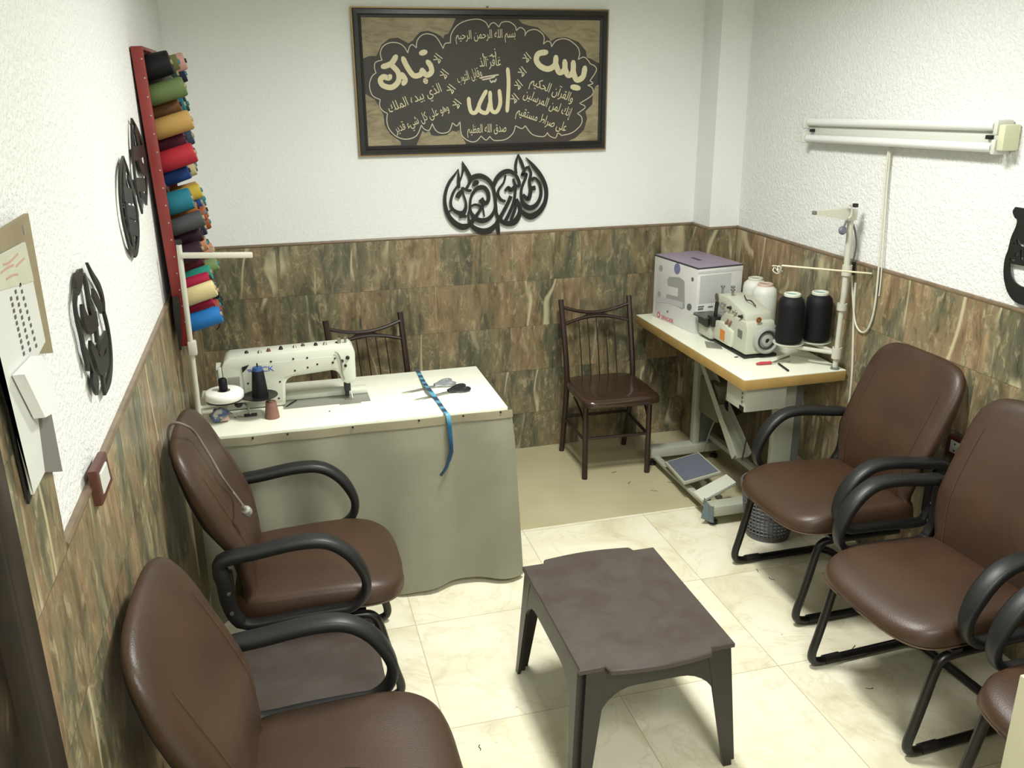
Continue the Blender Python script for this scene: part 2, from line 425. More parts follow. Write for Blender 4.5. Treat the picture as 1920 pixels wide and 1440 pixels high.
# ================================================================== leather armchairs on black sled frames
M_LEATHER = NT('brown_leather'); s_ = M_LEATHER; v_ = s_.obj()
s_.link(s_.ramp(s_.noise(v_, 5, 4), [(0.3, srgb(58, 41, 29)), (0.7, srgb(69, 49, 35))]), s_.b.inputs['Base Color'])
s_.b.inputs['Roughness'].default_value = 0.42
vo = s_.n.new('ShaderNodeTexVoronoi'); vo.inputs['Scale'].default_value = 260; s_.link(v_, vo.inputs['Vector']); s_.bump(vo.outputs['Distance'], 0.12, 0.002)
M_LEATHER = s_.m
M_SEAM = mat('seam_thread', (86, 60, 42), 0.6)
M_PIPING = mat('seat_piping', (82, 62, 42), 0.55)
M_TUBE = mat('black_tube', (17, 16, 16), 0.33, spec=0.5)
M_ARM = mat('black_armrest', (23, 24, 26), 0.45, bump=0.1, bscale=300)
M_BOLT = mat('bolt_steel', (120, 120, 118), 0.4, metal=0.6)
M_SHELL = mat('chair_back_shell', (22, 18, 16), 0.5)
def outline_seat(n=64):
    pts = []
    for k in range(n):
        a = 2 * pi * k / n; c, sn = cos(a), sin(a)
        e = 0.40 if c > 0 else 0.32
        x = math.copysign(abs(c) ** e, c); y = math.copysign(abs(sn) ** e, sn)
        hw = 0.262 - 0.020 * (0.5 - 0.5 * x)
        X = 0.07 + (0.258 if x > 0 else 0.275) * x + (0.022 * (1 - y * y) if x > 0 else 0)
        pts.append((X, y * hw))
    return pts
def armchair(label, loc, rz):
    t = thing('armchair', label, 'chair', loc, rz, 'brown leather armchairs along the walls')
    # seat cushion: rounded slab with a waterfall front
    o0 = outline_seat(); cx = 0.07
    rings = []
    for sc_, z in ((0.90, 0.384), (0.965, 0.386), (0.99, 0.390), (1.0, 0.399), (1.002, 0.410), (0.995, 0.424), (0.978, 0.438), (0.945, 0.450), (0.88, 0.458), (0.72, 0.464), (0.45, 0.466), (0.2, 0.466)):
        rings.append([Vector((cx + (x - cx) * sc_, y * sc_, z)) for x, y in o0])
    m = MB().rings(rings)
    def fs(co):
        d = max(0, (co.x - 0.12) / 0.24)
        side = (abs(co.y) / 0.26) ** 2
        return Vector((co.x, co.y, co.z - 0.034 * d * d * min(1.0, max(0.15, (co.z - 0.380) / 0.07)) + 0.012 * side * (1 if co.z > 0.43 else 0) - 0.012 * max(0, (0.12 - co.x) / 0.3)))
    m.deform(fs); seat = m.build('seat', M_LEATHER, t, smooth=60)
    pipe = [fs(Vector((cx + (x - cx) * 1.003, y * 1.003, 0.392))) for x, y in o0]
    MB().tube(pipe, 0.0024, 6, closed=True).build('piping', M_PIPING, seat)
    # backrest: leaning, slightly wrapped cushion
    prof = [(0.43, 0.190), (0.46, 0.216), (0.53, 0.236), (0.61, 0.249), (0.69, 0.255), (0.77, 0.257), (0.845, 0.256), (0.892, 0.248), (0.925, 0.233), (0.950, 0.206), (0.966, 0.160), (0.974, 0.08)]
    def kt(z):
        k = [(0.40, 1.0), (0.60, 1.2), (0.71, 1.85), (0.80, 1.7), (0.88, 1.35), (1.05, 0.9)]
        for (a, xa), (b_, xb) in zip(k, k[1:]):
            if z <= b_: return xa + (xb - xa) * max(0, (z - a)) / (b_ - a)
        return 0.9
    def xf(z):
        k = [(0.42, -0.130), (0.54, -0.138), (0.62, -0.150), (0.70, -0.182), (0.80, -0.226), (0.88, -0.262), (1.0, -0.312)]
        for (a, xa), (b_, xb) in zip(k, k[1:]):
            if z <= b_: return xa + (xb - xa) * max(0, (z - a)) / (b_ - a)
        return k[-1][1]
    outl = [(-w_, z) for z, w_ in prof] + [(w_, z) for z, w_ in reversed(prof)]
    outl = cr(outl, 3, closed=True)
    cz = 0.70
    rr = []
    for sc_, dx in ((0.35, 0.006), (0.7, 0.004), (0.88, 0.0), (0.955, -0.005), (0.99, -0.012), (1.0, -0.020), (0.992, -0.028), (0.96, -0.034), (0.85, -0.038), (0.5, -0.039)):
        ring = []
        for y, z in outl:
            Y, Z = y * sc_, cz + (z - cz) * sc_
            ring.append(Vector((xf(Z) + (dx * kt(Z) if dx < 0 else dx) + 0.012 * (Y / 0.25) ** 2, Y, Z)))
        rr.append(ring)
    back = MB().rings(rr).build('backrest', M_LEATHER, t, smooth=60)
    # two vertical seams on the face, and the dark shell behind
    for sy in (-1, 1):
        sm = [Vector((xf(z) + 0.0085 + 0.012 * ((0.17 + 0.02 * sin((z - 0.45) * 5)) / 0.25) ** 2 - 0.003, sy * (0.165 + 0.02 * sin((z - 0.45) * 5)), z)) for z in [0.46 + 0.40 * i / 16 for i in range(17)]]
        MB().tube(sm, 0.0010, 5).build('seam', M_SEAM, back)
    rr = []
    for sc_, dx in ((0.92, -0.030), (0.94, -0.036), (0.90, -0.041), (0.6, -0.044), (0.2, -0.045)):
        rr.append([Vector((xf(cz + (z - cz) * sc_) + dx * kt(cz + (z - cz) * sc_) + 0.012 * (y * sc_ / 0.25) ** 2, y * sc_, cz + (z - cz) * sc_)) for y, z in outl])
    MB().rings(rr).build('back_shell', M_SHELL, t, smooth=60)
    # armrests: flat closed loops
    lp = [(-0.212, 0.628), (-0.10, 0.648), (0.02, 0.663), (0.105, 0.654), (0.172, 0.602), (0.213, 0.52), (0.207, 0.455), (0.165, 0.417), (0.11, 0.412), (0, 0.408), (-0.14, 0.400), (-0.185, 0.430), (-0.205, 0.495), (-0.208, 0.565)]
    lp = cr(lp, 5, closed=True)
    for sy in (-1, 1):
        rr = []
        n = len(lp)
        for i in range(n):
            a, b_ = Vector(lp[i - 1]), Vector(lp[(i + 1) % n]); d = (b_ - a).normalized(); nx = Vector((d.y, -d.x))
            p = Vector(lp[i]); top = max(0.0, min(1.0, (p.y - 0.46) / 0.12))
            w2 = 0.020 + 0.010 * top; t2 = 0.0145 + 0.003 * top + (0.005 if p.x < -0.17 and p.y < 0.6 else 0)
            sec = [(cos(k * pi / 6), sin(k * pi / 6)) for k in range(12)]
            ring = []
            for c_, s2 in sec:
                cc = math.copysign(abs(c_) ** 0.55, c_); ss = math.copysign(abs(s2) ** 0.55, s2)
                q = p + nx * t2 * ss
                ring.append(Vector((q.x, sy * 0.284 + cc * w2, q.y)))
            rr.append(ring)
        MB().rings(rr, closed=True).build('armrest', M_ARM, t, smooth=50)
        for bx, bz in ((-0.194, 0.46), (-0.196, 0.53)): MB().lathe([(0, 0), (0.007, 0), (0.006, 0.004), (0, 0.005)], 10, rot_to((0, sy, 0), (bx, sy * 0.305, bz))).build('bolt', M_BOLT, t)
        MB().tube([(0.255, sy * 0.236, 0.0175), (0.19, sy * 0.236, 0.0175)], 0.0175, 12).build('floor_glide', M_SHELL, t)
        MB().box((-0.198, sy * 0.26, 0.50), (0.03, 0.035, 0.16), bev=0.006).build('back_bracket', M_SHELL, t)
    # sled frame: one bent tube
    hy = 0.236
    half = [(-0.10, 0.350), (0.05, 0.350), (0.19, 0.350), (0.232, 0.338), (0.250, 0.300), (0.268, 0.22), (0.292, 0.12), (0.307, 0.06), (0.302, 0.030), (0.275, 0.0165), (0.23, 0.0155), (0.05, 0.0155), (-0.08, 0.0155)]
    half = cr(half, 4)
    pth = [Vector((x, hy, z)) for x, z in half]
    arc = [Vector((-0.08 - 0.06 * sin(a), hy - 0.06 + 0.06 * cos(a), 0.0155)) for a in [pi / 2 * i / 6 for i in range(1, 7)]]
    pth = pth + arc
    pth = pth + [Vector((p.x, -p.y, p.z)) for p in reversed(pth)]
    MB().tube(pth, 0.0155, 12).build('sled_frame', M_TUBE, t, smooth=60)
    MB().box((0.0, 0, 0.370), (0.05, 0.50, 0.012)).build('seat_bar', M_TUBE, t)
    MB().box((0.19, 0, 0.370), (0.04, 0.50, 0.012)).build('seat_bar', M_TUBE, t)
    return t
armchair('brown leather armchair by the right wall, nearest the white overlock table', (2.50, -1.742, 0), pi)
armchair('brown leather armchair in the middle of the row by the right wall', (2.425, -2.438, 0), pi + radians(3))
armchair('brown leather armchair at the near end of the right row, mostly outside the photo', (2.43, -3.135, 0), pi)
armchair('brown leather armchair by the left wall with a grey plug lead over its back', (0.378, -1.745, 0), radians(-2))
armchair('brown leather armchair nearest the camera at the bottom left', (0.378, -2.765, 0), radians(-2))

# ================================================================== dark brown metal chairs
M_BRN = mat('dark_brown_metal', (45, 31, 25), 0.33, var=0.1)
M_BRNSEAT = mat('dark_brown_vinyl', (56, 40, 30), 0.16, var=0.1, spec=0.6)
def metal_chair(label, loc, rz):
    t = thing('metal_chair', label, 'chair', loc, rz, 'dark brown metal chairs by the back wall')
    def bar(pts, w): return MB().tube(pts, w, 4)
    hx = 0.188
    for sx in (-1, 1):
        up = cr([(sx * (hx - 0.002), 0.19, 0.0), (sx * hx, 0.135, 0.20), (sx * hx, 0.095, 0.40), (sx * hx, 0.10, 0.52), (sx * (hx + 0.002), 0.15, 0.70), (sx * (hx + 0.005), 0.205, 0.875)], 5)
        MB().tube(up, 0.0155, 8).build('rear_leg', M_BRN, t)
        MB().tube([(sx * 0.174, -0.205, 0.0), (sx * 0.174, -0.200, 0.42)], 0.0155, 8).build('front_leg', M_BRN, t)
        MB().tube([(sx * 0.174, -0.203, 0.215), (sx * hx, 0.132, 0.215)], 0.009, 8).build('side_stretcher', M_BRN, t)
        br = MB().tube(cr([(sx * 0.174, -0.19, 0.30), (sx * 0.18, -0.12, 0.36), (sx * 0.184, -0.03, 0.40)], 5), 0.006, 6)
        br.build('seat_brace', M_BRN, t)
    MB().tube([(-0.174, -0.203, 0.225), (0.174, -0.203, 0.225)], 0.009, 8).build('cross_stretcher', M_BRN, t)
    MB().tube([(-hx, 0.13, 0.23), (hx, 0.13, 0.23)], 0.009, 8).build('cross_stretcher', M_BRN, t)
    def ring(sc_, z): return [Vector((x * sc_, -0.075 + (y) * sc_, z)) for x, y in ol]
    ol = []
    for k in range(40):
        a = 2 * pi * k / 40; c_, s2 = cos(a), sin(a)
        ol.append((0.198 * math.copysign(abs(c_) ** 0.3, c_) * (1.03 - 0.09 * s2), 0.222 * math.copysign(abs(s2) ** 0.3, s2)))
    MB().rings([ring(0.97, 0.418), ring(1.0, 0.424), ring(1.0, 0.444), ring(0.98, 0.455), ring(0.9, 0.461), ring(0.5, 0.456)]).build('seat', M_BRNSEAT, t, smooth=50)
    def yb(z): return 0.10 + (z - 0.52) * 0.29
    tr = [(-hx, yb(0.825), 0.835), (-0.09, yb(0.80) + 0.012, 0.806), (0, yb(0.795) + 0.016, 0.796), (0.09, yb(0.80) + 0.012, 0.806), (hx, yb(0.825), 0.835)]
    lr = [(-hx, yb(0.75), 0.745), (-0.09, yb(0.765) + 0.012, 0.768), (0, yb(0.77) + 0.016, 0.776), (0.09, yb(0.765) + 0.012, 0.768), (hx, yb(0.75), 0.745)]
    bk = MB().tube(cr(tr, 6), 0.0095, 8); bk.build('top_rail', M_BRN, t)
    MB().tube(cr(lr, 6), 0.0095, 8).build('lower_rail', M_BRN, t)
    MB().prism([(-0.075, 0.776), (-0.04, 0.795), (0.04, 0.795), (0.075, 0.776), (0.04, 0.772), (-0.04, 0.772)], -0.006, 0.006, Matrix.Translation((0, yb(0.785) + 0.016, 0)) @ Matrix.Rotation(pi / 2, 4, 'X')).build('back_plate', M_BRN, t)
    for i in range(5):
        x = -0.10 + 0.05 * i
        MB().tube([(x, 0.095, 0.44), (x, yb(0.60) + 0.006, 0.60), (x, yb(0.768) + 0.012, 0.768)], 0.0032, 6).build('back_rod', M_BRN, t)
    return t
metal_chair('dark brown metal chair standing clear against the back wall', (2.047, -0.305, 0), radians(-2))
metal_chair('dark brown metal chair behind the white sewing table, only its back showing', (0.835, -0.345, 0), radians(10))

# ================================================================== brown plastic low tables
M_PLAS = NT('brown_plastic'); s_ = M_PLAS; v_ = s_.obj()
dust = s_.noise(v_, 9, 8, 0.68, 0.3)
s_.link(s_.ramp(dust, [(0.38, srgb(62, 51, 46)), (0.50, srgb(65, 56, 51)), (0.64, srgb(67, 61, 56))]), s_.b.inputs['Base Color'])
s_.link(s_.ramp(dust, [(0.4, (0.42, 0.42, 0.42, 1)), (0.6, (0.5, 0.5, 0.5, 1))]), s_.b.inputs['Roughness'])
s_.bump(s_.noise(v_, 420, 2), 0.06, 0.002)
M_PLAS = s_.m
M_PLASD = mat('brown_plastic_side', (38, 34, 31), 0.38, bump=0.05, bscale=400)
def low_table(label, loc, rz, lx, ly, h):
    t = thing('low_table', label, 'table', loc, rz)
    a, b_ = lx / 2, ly / 2
    nx, ny = 0.075, 0.024
    prof = [(-a, -b_ + ny), (-a + nx, -b_ + ny), (-a + nx + 0.006, -b_ + 0.006)] + [(-a + nx + 0.012 + (lx - 2 * nx - 0.024) * i / 8, -b_ - 0.014 * sin(pi * i / 8)) for i in range(9)] + [(a - nx - 0.006, -b_ + 0.006), (a - nx, -b_ + ny), (a, -b_ + ny)]
    ol = prof + [(-x, -y) for x, y in prof]
    rg = lambda ins, z: [Vector((x - math.copysign(ins, x), y - math.copysign(ins, y), z)) for x, y in ol]
    MB().rings([rg(0.0, h - 0.016), rg(0.0, h - 0.003), rg(0.003, h)]).build('tabletop', M_PLAS, t, smooth=25)
    zt = h - 0.014
    for sx in (-1, 1):
        for sy in (-1, 1):
            m = MB()
            # L-shaped tapering leg, splayed outwards a little
            def sec(k):
                z = zt * (1 - k); wx = 0.085 - 0.038 * k; wy = 0.085 - 0.038 * k; th = 0.012; ox = 0.026 * k; oy = 0.03 * k
                X, Y = a - 0.001 + ox, b_ - ny - 0.001 + oy
                st_ = 0.020
                q = [(X, Y - st_), (X - st_, Y - st_), (X - st_, Y), (X - wx, Y), (X - wx, Y - th), (X - st_ - th, Y - th), (X - st_ - th, Y - st_ - th), (X - th, Y - st_ - th), (X - th, Y - wy), (X, Y - wy)]
                return [Vector((sx * x, sy * y, z)) for x, y in q]
            m.rings([sec(k) for k in (0, 0.25, 0.5, 0.75, 1.0)])
            m.build('leg', M_PLASD, t, smooth=30)
    # arched aprons
    def apron(L, wtop):
        w0 = L / 2 - 0.072; w1 = L / 2 - 0.051
        pts = [(-w0, 0), (w0, 0), (w0, -0.20)] + [(w0 - 0.012 - 0.13 * (1 - cos(q)), -0.20 + 0.135 * sin(q)) for q in [pi / 2 * i / 7 for i in range(0, 8)]]
        pts = [(-w0, 0), (w0, 0), (w1, -0.188)]
        r = 0.12
        pts += [(w1 - 0.0005 - (r) * (1 - cos(q)), -0.185 + 0.118 * sin(q)) for q in [pi / 2 * i / 8 for i in range(9)]]
        pts += [(-x, y) for x, y in reversed(pts[3:])] + [(-w1, -0.188)]
        return pts
    for s2 in (-1, 1):
        k = radians(4.0) * s2
        M1 = Matrix.Translation((0, s2 * (b_ - ny - 0.007), zt)) @ Matrix.Rotation(pi / 2 + k, 4, 'X')
        MB().prism(apron(lx, 0), -0.005, 0.005, M1).build('apron', M_PLASD, t)
        M2 = Matrix.Translation((s2 * (a - 0.007), 0, zt)) @ Matrix.Rotation(pi / 2, 4, 'Z') @ Matrix.Rotation(pi / 2 - k, 4, 'X')
        MB().prism(apron(ly - 2 * ny, 0), -0.005, 0.005, M2).build('apron', M_PLASD, t)
    return t
low_table('low dark brown plastic table with notched corners in the middle of the floor', (1.357, -2.249, 0), 0, 0.482, 0.635, 0.42)
low_table('low dark brown plastic side table between the two left armchairs', (0.335, -2.245, 0), 0, 0.52, 0.345, 0.365)
# ================================================================== things on the walls
M_BLACKCUT = mat('black_cutout', (24, 23, 22), 0.45)
M_FRAMEBLK = mat('frame_black', (30, 28, 27), 0.3, var=0.15)
M_GOLD = mat('frame_gold', (150, 122, 78), 0.4, metal=0.5)
M_CANVAS = NT('dark_canvas'); s_ = M_CANVAS; v_ = s_.obj()
s_.link(s_.ramp(s_.noise(v_, 4.5, 4), [(0.35, srgb(50, 51, 46)), (0.55, srgb(57, 52, 48)), (0.7, srgb(63, 55, 45))]), s_.b.inputs['Base Color']); s_.b.inputs['Roughness'].default_value = 0.6
M_CANVAS = s_.m
M_PATCH = NT('crumpled_tan'); s_ = M_PATCH; v_ = s_.obj()
n_ = s_.noise(s_.mapping(v_, (8, 8, 20)), 1.2, 6, 0.6, 0.8)
s_.link(s_.ramp(n_, [(0.3, srgb(104, 95, 70)), (0.5, srgb(138, 128, 98)), (0.7, srgb(160, 145, 118))]), s_.b.inputs['Base Color']); s_.bump(n_, 0.5, 0.01)
M_PATCH = s_.m
M_CREAM = mat('cream_paint', (208, 200, 164), 0.55)
M_LINE = mat('pale_line_paint', (196, 188, 164), 0.55)

AR = {'ا': 0xFE8D, 'ب': 0xFE8F, 'ت': 0xFE95, 'ث': 0xFE99, 'ج': 0xFE9D, 'ح': 0xFEA1, 'خ': 0xFEA5, 'د': 0xFEA9, 'ذ': 0xFEAB, 'ر': 0xFEAD, 'ز': 0xFEAF, 'س': 0xFEB1, 'ش': 0xFEB5, 'ص': 0xFEB9, 'ض': 0xFEBD, 'ط': 0xFEC1, 'ظ': 0xFEC5, 'ع': 0xFEC9, 'غ': 0xFECD, 'ف': 0xFED1, 'ق': 0xFED5, 'ك': 0xFED9, 'ل': 0xFEDD, 'م': 0xFEE1, 'ن': 0xFEE5, 'ه': 0xFEE9, 'و': 0xFEED, 'ى': 0xFEEF, 'ي': 0xFEF1, 'ء': 0xFE80, 'إ': 0xFE87, 'آ': 0xFE81}
NOJOIN = set('اإآدذرزوءى')
def arabic(sx):
    """Joins the letters and puts them in left-to-right drawing order."""
    out = []; n = len(sx); i = 0
    while i < n:
        ch = sx[i]
        if ch not in AR: out.append(ch); i += 1; continue
        prev = i > 0 and sx[i - 1] in AR and sx[i - 1] not in NOJOIN and ch != 'ء'
        if ch == 'ل' and i + 1 < n and sx[i + 1] == 'ا':
            out.append(chr(0xFEFC if prev else 0xFEFB)); i += 2; continue
        nxt = i + 1 < n and sx[i + 1] in AR and ch not in NOJOIN and sx[i + 1] != 'ء'
        k = (3 if prev else 2) if nxt else (1 if prev else 0)
        out.append(chr(AR[ch] + k)); i += 1
    return ''.join(reversed(out))

# ---- the big framed calligraphy on the back wall
PY = -0.030
def pc(cx, cy, y=-0.020):
    p = on_y(640 + cx / 3.6923, cy / 3.6923, y); return (p.x, p.z)
tl, tr_, br_, bl_ = on_y(657, 11, PY), on_y(1142, 18, PY), on_y(1138, 282, PY), on_y(674, 293, PY)
x0, x1 = (tl.x + bl_.x) / 2, (tr_.x + br_.x) / 2; z0, z1 = (bl_.z + br_.z) / 2, (tl.z + tr_.z) / 2
PO = Vector(((x0 + x1) / 2, 0, z0)); TM = Matrix.Translation(-PO)
pic = thing('framed_calligraphy', 'large black framed dark canvas with cream Arabic calligraphy on the back wall', 'picture', PO)
def BW(y): return frame_m((0, y, 0), (1, 0, 0), (0, 0, 1), (0, -1, 0))
def rect(a, b, c, d): return [(a, b), (c, b), (c, d), (a, d)]
g = MB().prism(rect(x0, z0, x1, z1), 0.0, 0.020, BW(-0.002), holes=[rect(x0 + 0.02, z0 + 0.02, x1 - 0.02, z1 - 0.02)])
g.build('gold_edge', M_GOLD, pic, M=TM, smooth=0)
fw = 0.046
m = MB()
def fr_ring(ins, y): return [Vector((x0 + ins, y, z0 + ins)), Vector((x1 - ins, y, z0 + ins)), Vector((x1 - ins, y, z1 - ins)), Vector((x0 + ins, y, z1 - ins))]
m.rings([fr_ring(0.006, -0.004), fr_ring(0.006, -0.026), fr_ring(0.012, -0.034), fr_ring(0.030, -0.036), fr_ring(0.036, -0.030), fr_ring(fw, -0.024), fr_ring(fw, -0.004)], closed=True)
m.build('frame', M_FRAMEBLK, pic, M=TM, smooth=0)
MB().box(((x0 + x1) / 2, -0.012, (z0 + z1) / 2), (x1 - x0 - 0.07, 0.012, z1 - z0 - 0.07)).build('canvas', M_CANVAS, pic, M=TM, smooth=0)
canvas = [o for o in pic.children if o.name.startswith('canvas')][0]
inx = lambda p: (min(max(p[0], x0 + fw - 0.004), x1 - fw + 0.004), min(max(p[1], z0 + fw - 0.004), z1 - fw + 0.004))
patches = [
 [(135,115),(480,118),(792,125),(765,190),(740,235),(715,240),(705,268),(690,250),(660,232),(600,212),(545,222),(512,256),(498,278),(462,300),(440,285),(390,260),(330,268),(280,308),(252,368),(242,388),(195,388),(150,405)],
 [(1228,135),(1500,138),(1800,142),(1800,440),(1760,425),(1728,408),(1700,398),(1692,350),(1642,290),(1562,258),(1490,262),(1450,285),(1440,268),(1410,238),(1362,190),(1300,178),(1250,160)],
 [(165,650),(232,690),(256,730),(292,795),(300,868),(340,930),(412,982),(412,1005),(185,1012)],
 [(520,1006),(562,905),(580,920),(610,905),(622,935),(660,942),(730,935),(770,905),(800,912),(815,900),(832,935),(862,992),(860,1003)],
 [(1792,583),(1795,972),(1572,976),(1622,955),(1680,900),(1702,820),(1690,772),(1738,720),(1742,640),(1762,595)],
]
for pz in patches: MB().prism([inx(pc(*q)) for q in pz], 0.0, 0.0015, BW(-0.018)).build('crumpled_patch', M_PATCH, canvas, smooth=0, M=TM)
cloud = [[(755,297),(762,235),(800,178),(860,145),(945,132),(1000,155),(1020,192)],[(1020,192),(1035,165),(1060,158),(1092,187)],[(1092,187),(1112,155),(1160,150),(1202,178),(1212,212)],[(1212,212),(1240,190),(1272,213),(1270,250)],[(1270,250),(1292,215),(1350,205),(1402,247),(1400,306)],[(1400,306),(1425,285),(1450,295),(1455,325)],[(1455,325),(1490,280),(1560,270),(1630,318),(1650,368),(1640,412)],[(1640,412),(1680,395),(1712,422),(1722,440)],[(1722,440),(1758,460),(1765,492),(1722,558)],[(1722,558),(1742,578),(1706,590)],[(1706,590),(1740,612),(1735,660),(1650,716)],[(1650,716),(1690,742),(1634,786)],[(1634,786),(1664,812),(1660,862),(1600,918),(1525,938)],[(1525,938),(1500,922),(1482,955),(1442,940),(1428,918)],[(1428,918),(1398,946),(1322,930),(1274,870)],[(1274,870),(1250,890),(1205,870)],[(1205,870),(1190,920),(1140,964),(1060,972),(1028,944)],[(1028,944),(1002,970),(968,942)],[(968,942),(930,980),(880,975),(832,930),(822,840)],[(822,840),(800,872),(770,850)],[(770,850),(745,910),(690,922),(652,900),(630,855)],[(630,855),(608,902),(572,892),(555,866)],[(555,866),(520,940),(450,964),(380,944),(330,890),(315,832),(320,786)],[(320,786),(285,765),(265,730),(270,690)],[(270,690),(215,660),(195,590),(212,530),(240,505)],[(240,505),(230,470),(236,432),(282,416)],[(282,416),(270,370),(290,320),(340,295),(400,300),(440,330),(460,367)],[(460,367),(472,325),(492,308),(520,332)],[(520,332),(525,282),(560,242),(610,235),(660,260),(706,337)],[(706,337),(718,302),(755,297)]]
lm = []
for sg in cloud: lm += [pc(*q) for q in cr(sg, 4)][:-1]
MB().ribbon(lm, 0.0042, 0.0, 0.0012, BW(-0.018), closed=True).build('scalloped_line', M_LINE, canvas, smooth=0, M=TM)
def strokes(name, segs, wpx, mtl, y=-0.018, th=0.002):
    m = MB()
    for si, sg in enumerate(segs):
        pts = sg; w = wpx; tk = th + si * 0.00015
        P = cr([(a, b) for a, b in (q[:2] for q in pts)], 6)
        PP = [pc(*q) for q in P]; n = len(PP); ww = w * 0.000722
        ws = [ww * (0.82 if i in (0, n - 1) else 1.0) for i in range(n)]
        m.ribbon(PP, ws, 0, tk, BW(y))
        for e in (PP[0], PP[-1]): m.lathe([(0, 0.0), (ww * 0.41, 0.0), (ww * 0.41, tk - 0.00006), (0, tk - 0.00006)], 14, BW(y) @ Matrix.Translation((e[0], e[1], 0)))
    return m.build(name, mtl, canvas, smooth=0, M=TM)
strokes('lettering', [[(378,392),(345,440),(288,462)],[(345,448),(392,500),(395,562),(350,604),(290,592),(270,556),(292,532),(325,540),(338,528)],[(420,515),(442,552),(430,578)],[(428,405),(455,462),(500,522),(548,516),(560,484)],[(560,486),(590,520),(624,498),(618,455),(598,428)],[(552,368),(582,360)],[(581,556),(585,566)]], 35, M_CREAM)
strokes('lettering', [[(1418,362),(1366,372),(1350,415),(1378,458),(1432,478),(1478,450),(1486,396)],[(1484,440),(1508,500),(1545,482),(1547,425)],[(1547,470),(1570,520),(1602,500),(1606,432)],[(1604,490),(1628,552),(1672,532),(1686,470)],[(1600,602),(1642,610)]], 38, M_CREAM)
strokes('lettering', [[(1152,478),(1158,560),(1155,660),(1148,768)],[(1094,628),(1100,715),(1076,772),(1042,765),(1032,700),(1030,640)],[(1030,705),(1008,778),(964,770),(952,735),(975,680),(1002,632)],[(952,735),(930,778),(900,775),(886,730),(882,682)]], 27, M_CREAM)
strokes('lettering', [[(958,540),(1020,528),(1086,518)],[(978,552),(1030,542),(1062,530)],[(1030,556),(1040,570),(1052,560),(1062,566),(1072,548)]], 10, M_LINE)
def line(body, cx, cy, wpx, ang, size=0.052, mtl=None):
    m = MB(); p = pc(cx, cy, -0.0185)
    add_text(m, arabic(body), size, 0.0006, BW(-0.0185) @ Matrix.Translation((p[0], p[1], 0)) @ Matrix.Rotation(radians(ang), 4, 'Z'), width=wpx * 0.000722)
    m.build('lettering', mtl or M_CREAM, canvas, smooth=0, M=TM)
line('بسم الله الرحمن الرحيم', 1000, 240, 415, 2, 0.056)
line('والقرآن الحكيم', 1462, 622, 335, -22, 0.062)
line('إنك لمن المرسلين', 1430, 716, 372, -22, 0.062)
line('على صراط مستقيم', 1390, 826, 385, -19, 0.062)
line('الذي بيده الملك', 508, 680, 385, 20, 0.062)
line('وهو على كل شيء قدير', 556, 818, 400, 21, 0.058)
line('صدق الله العظيم', 1008, 892, 280, 1, 0.058)
line('غافر الذ', 1030, 430, 150, 3, 0.062)
line('نب', 1024, 368, 96, 5, 0.062)
line('وقابل التوب', 886, 522, 175, 15, 0.062)
for q in ((668,408),(712,516),(760,620),(800,722)): line('الا', q[0], q[1], 48, 52, 0.058)
for q in ((1284,402),(1252,500),(1226,590),(1200,684)): line('الا', q[0], q[1], 48, -60 + 100, 0.058)
hk = MB().lathe([(0, 0), (0.005, 0), (0.005, 0.01), (0, 0.012)], 8, rot_to((0, -1, 0), (x0 + 0.66, 0, z1 + 0.006))).build('nail', M_GOLD, pic, M=TM)

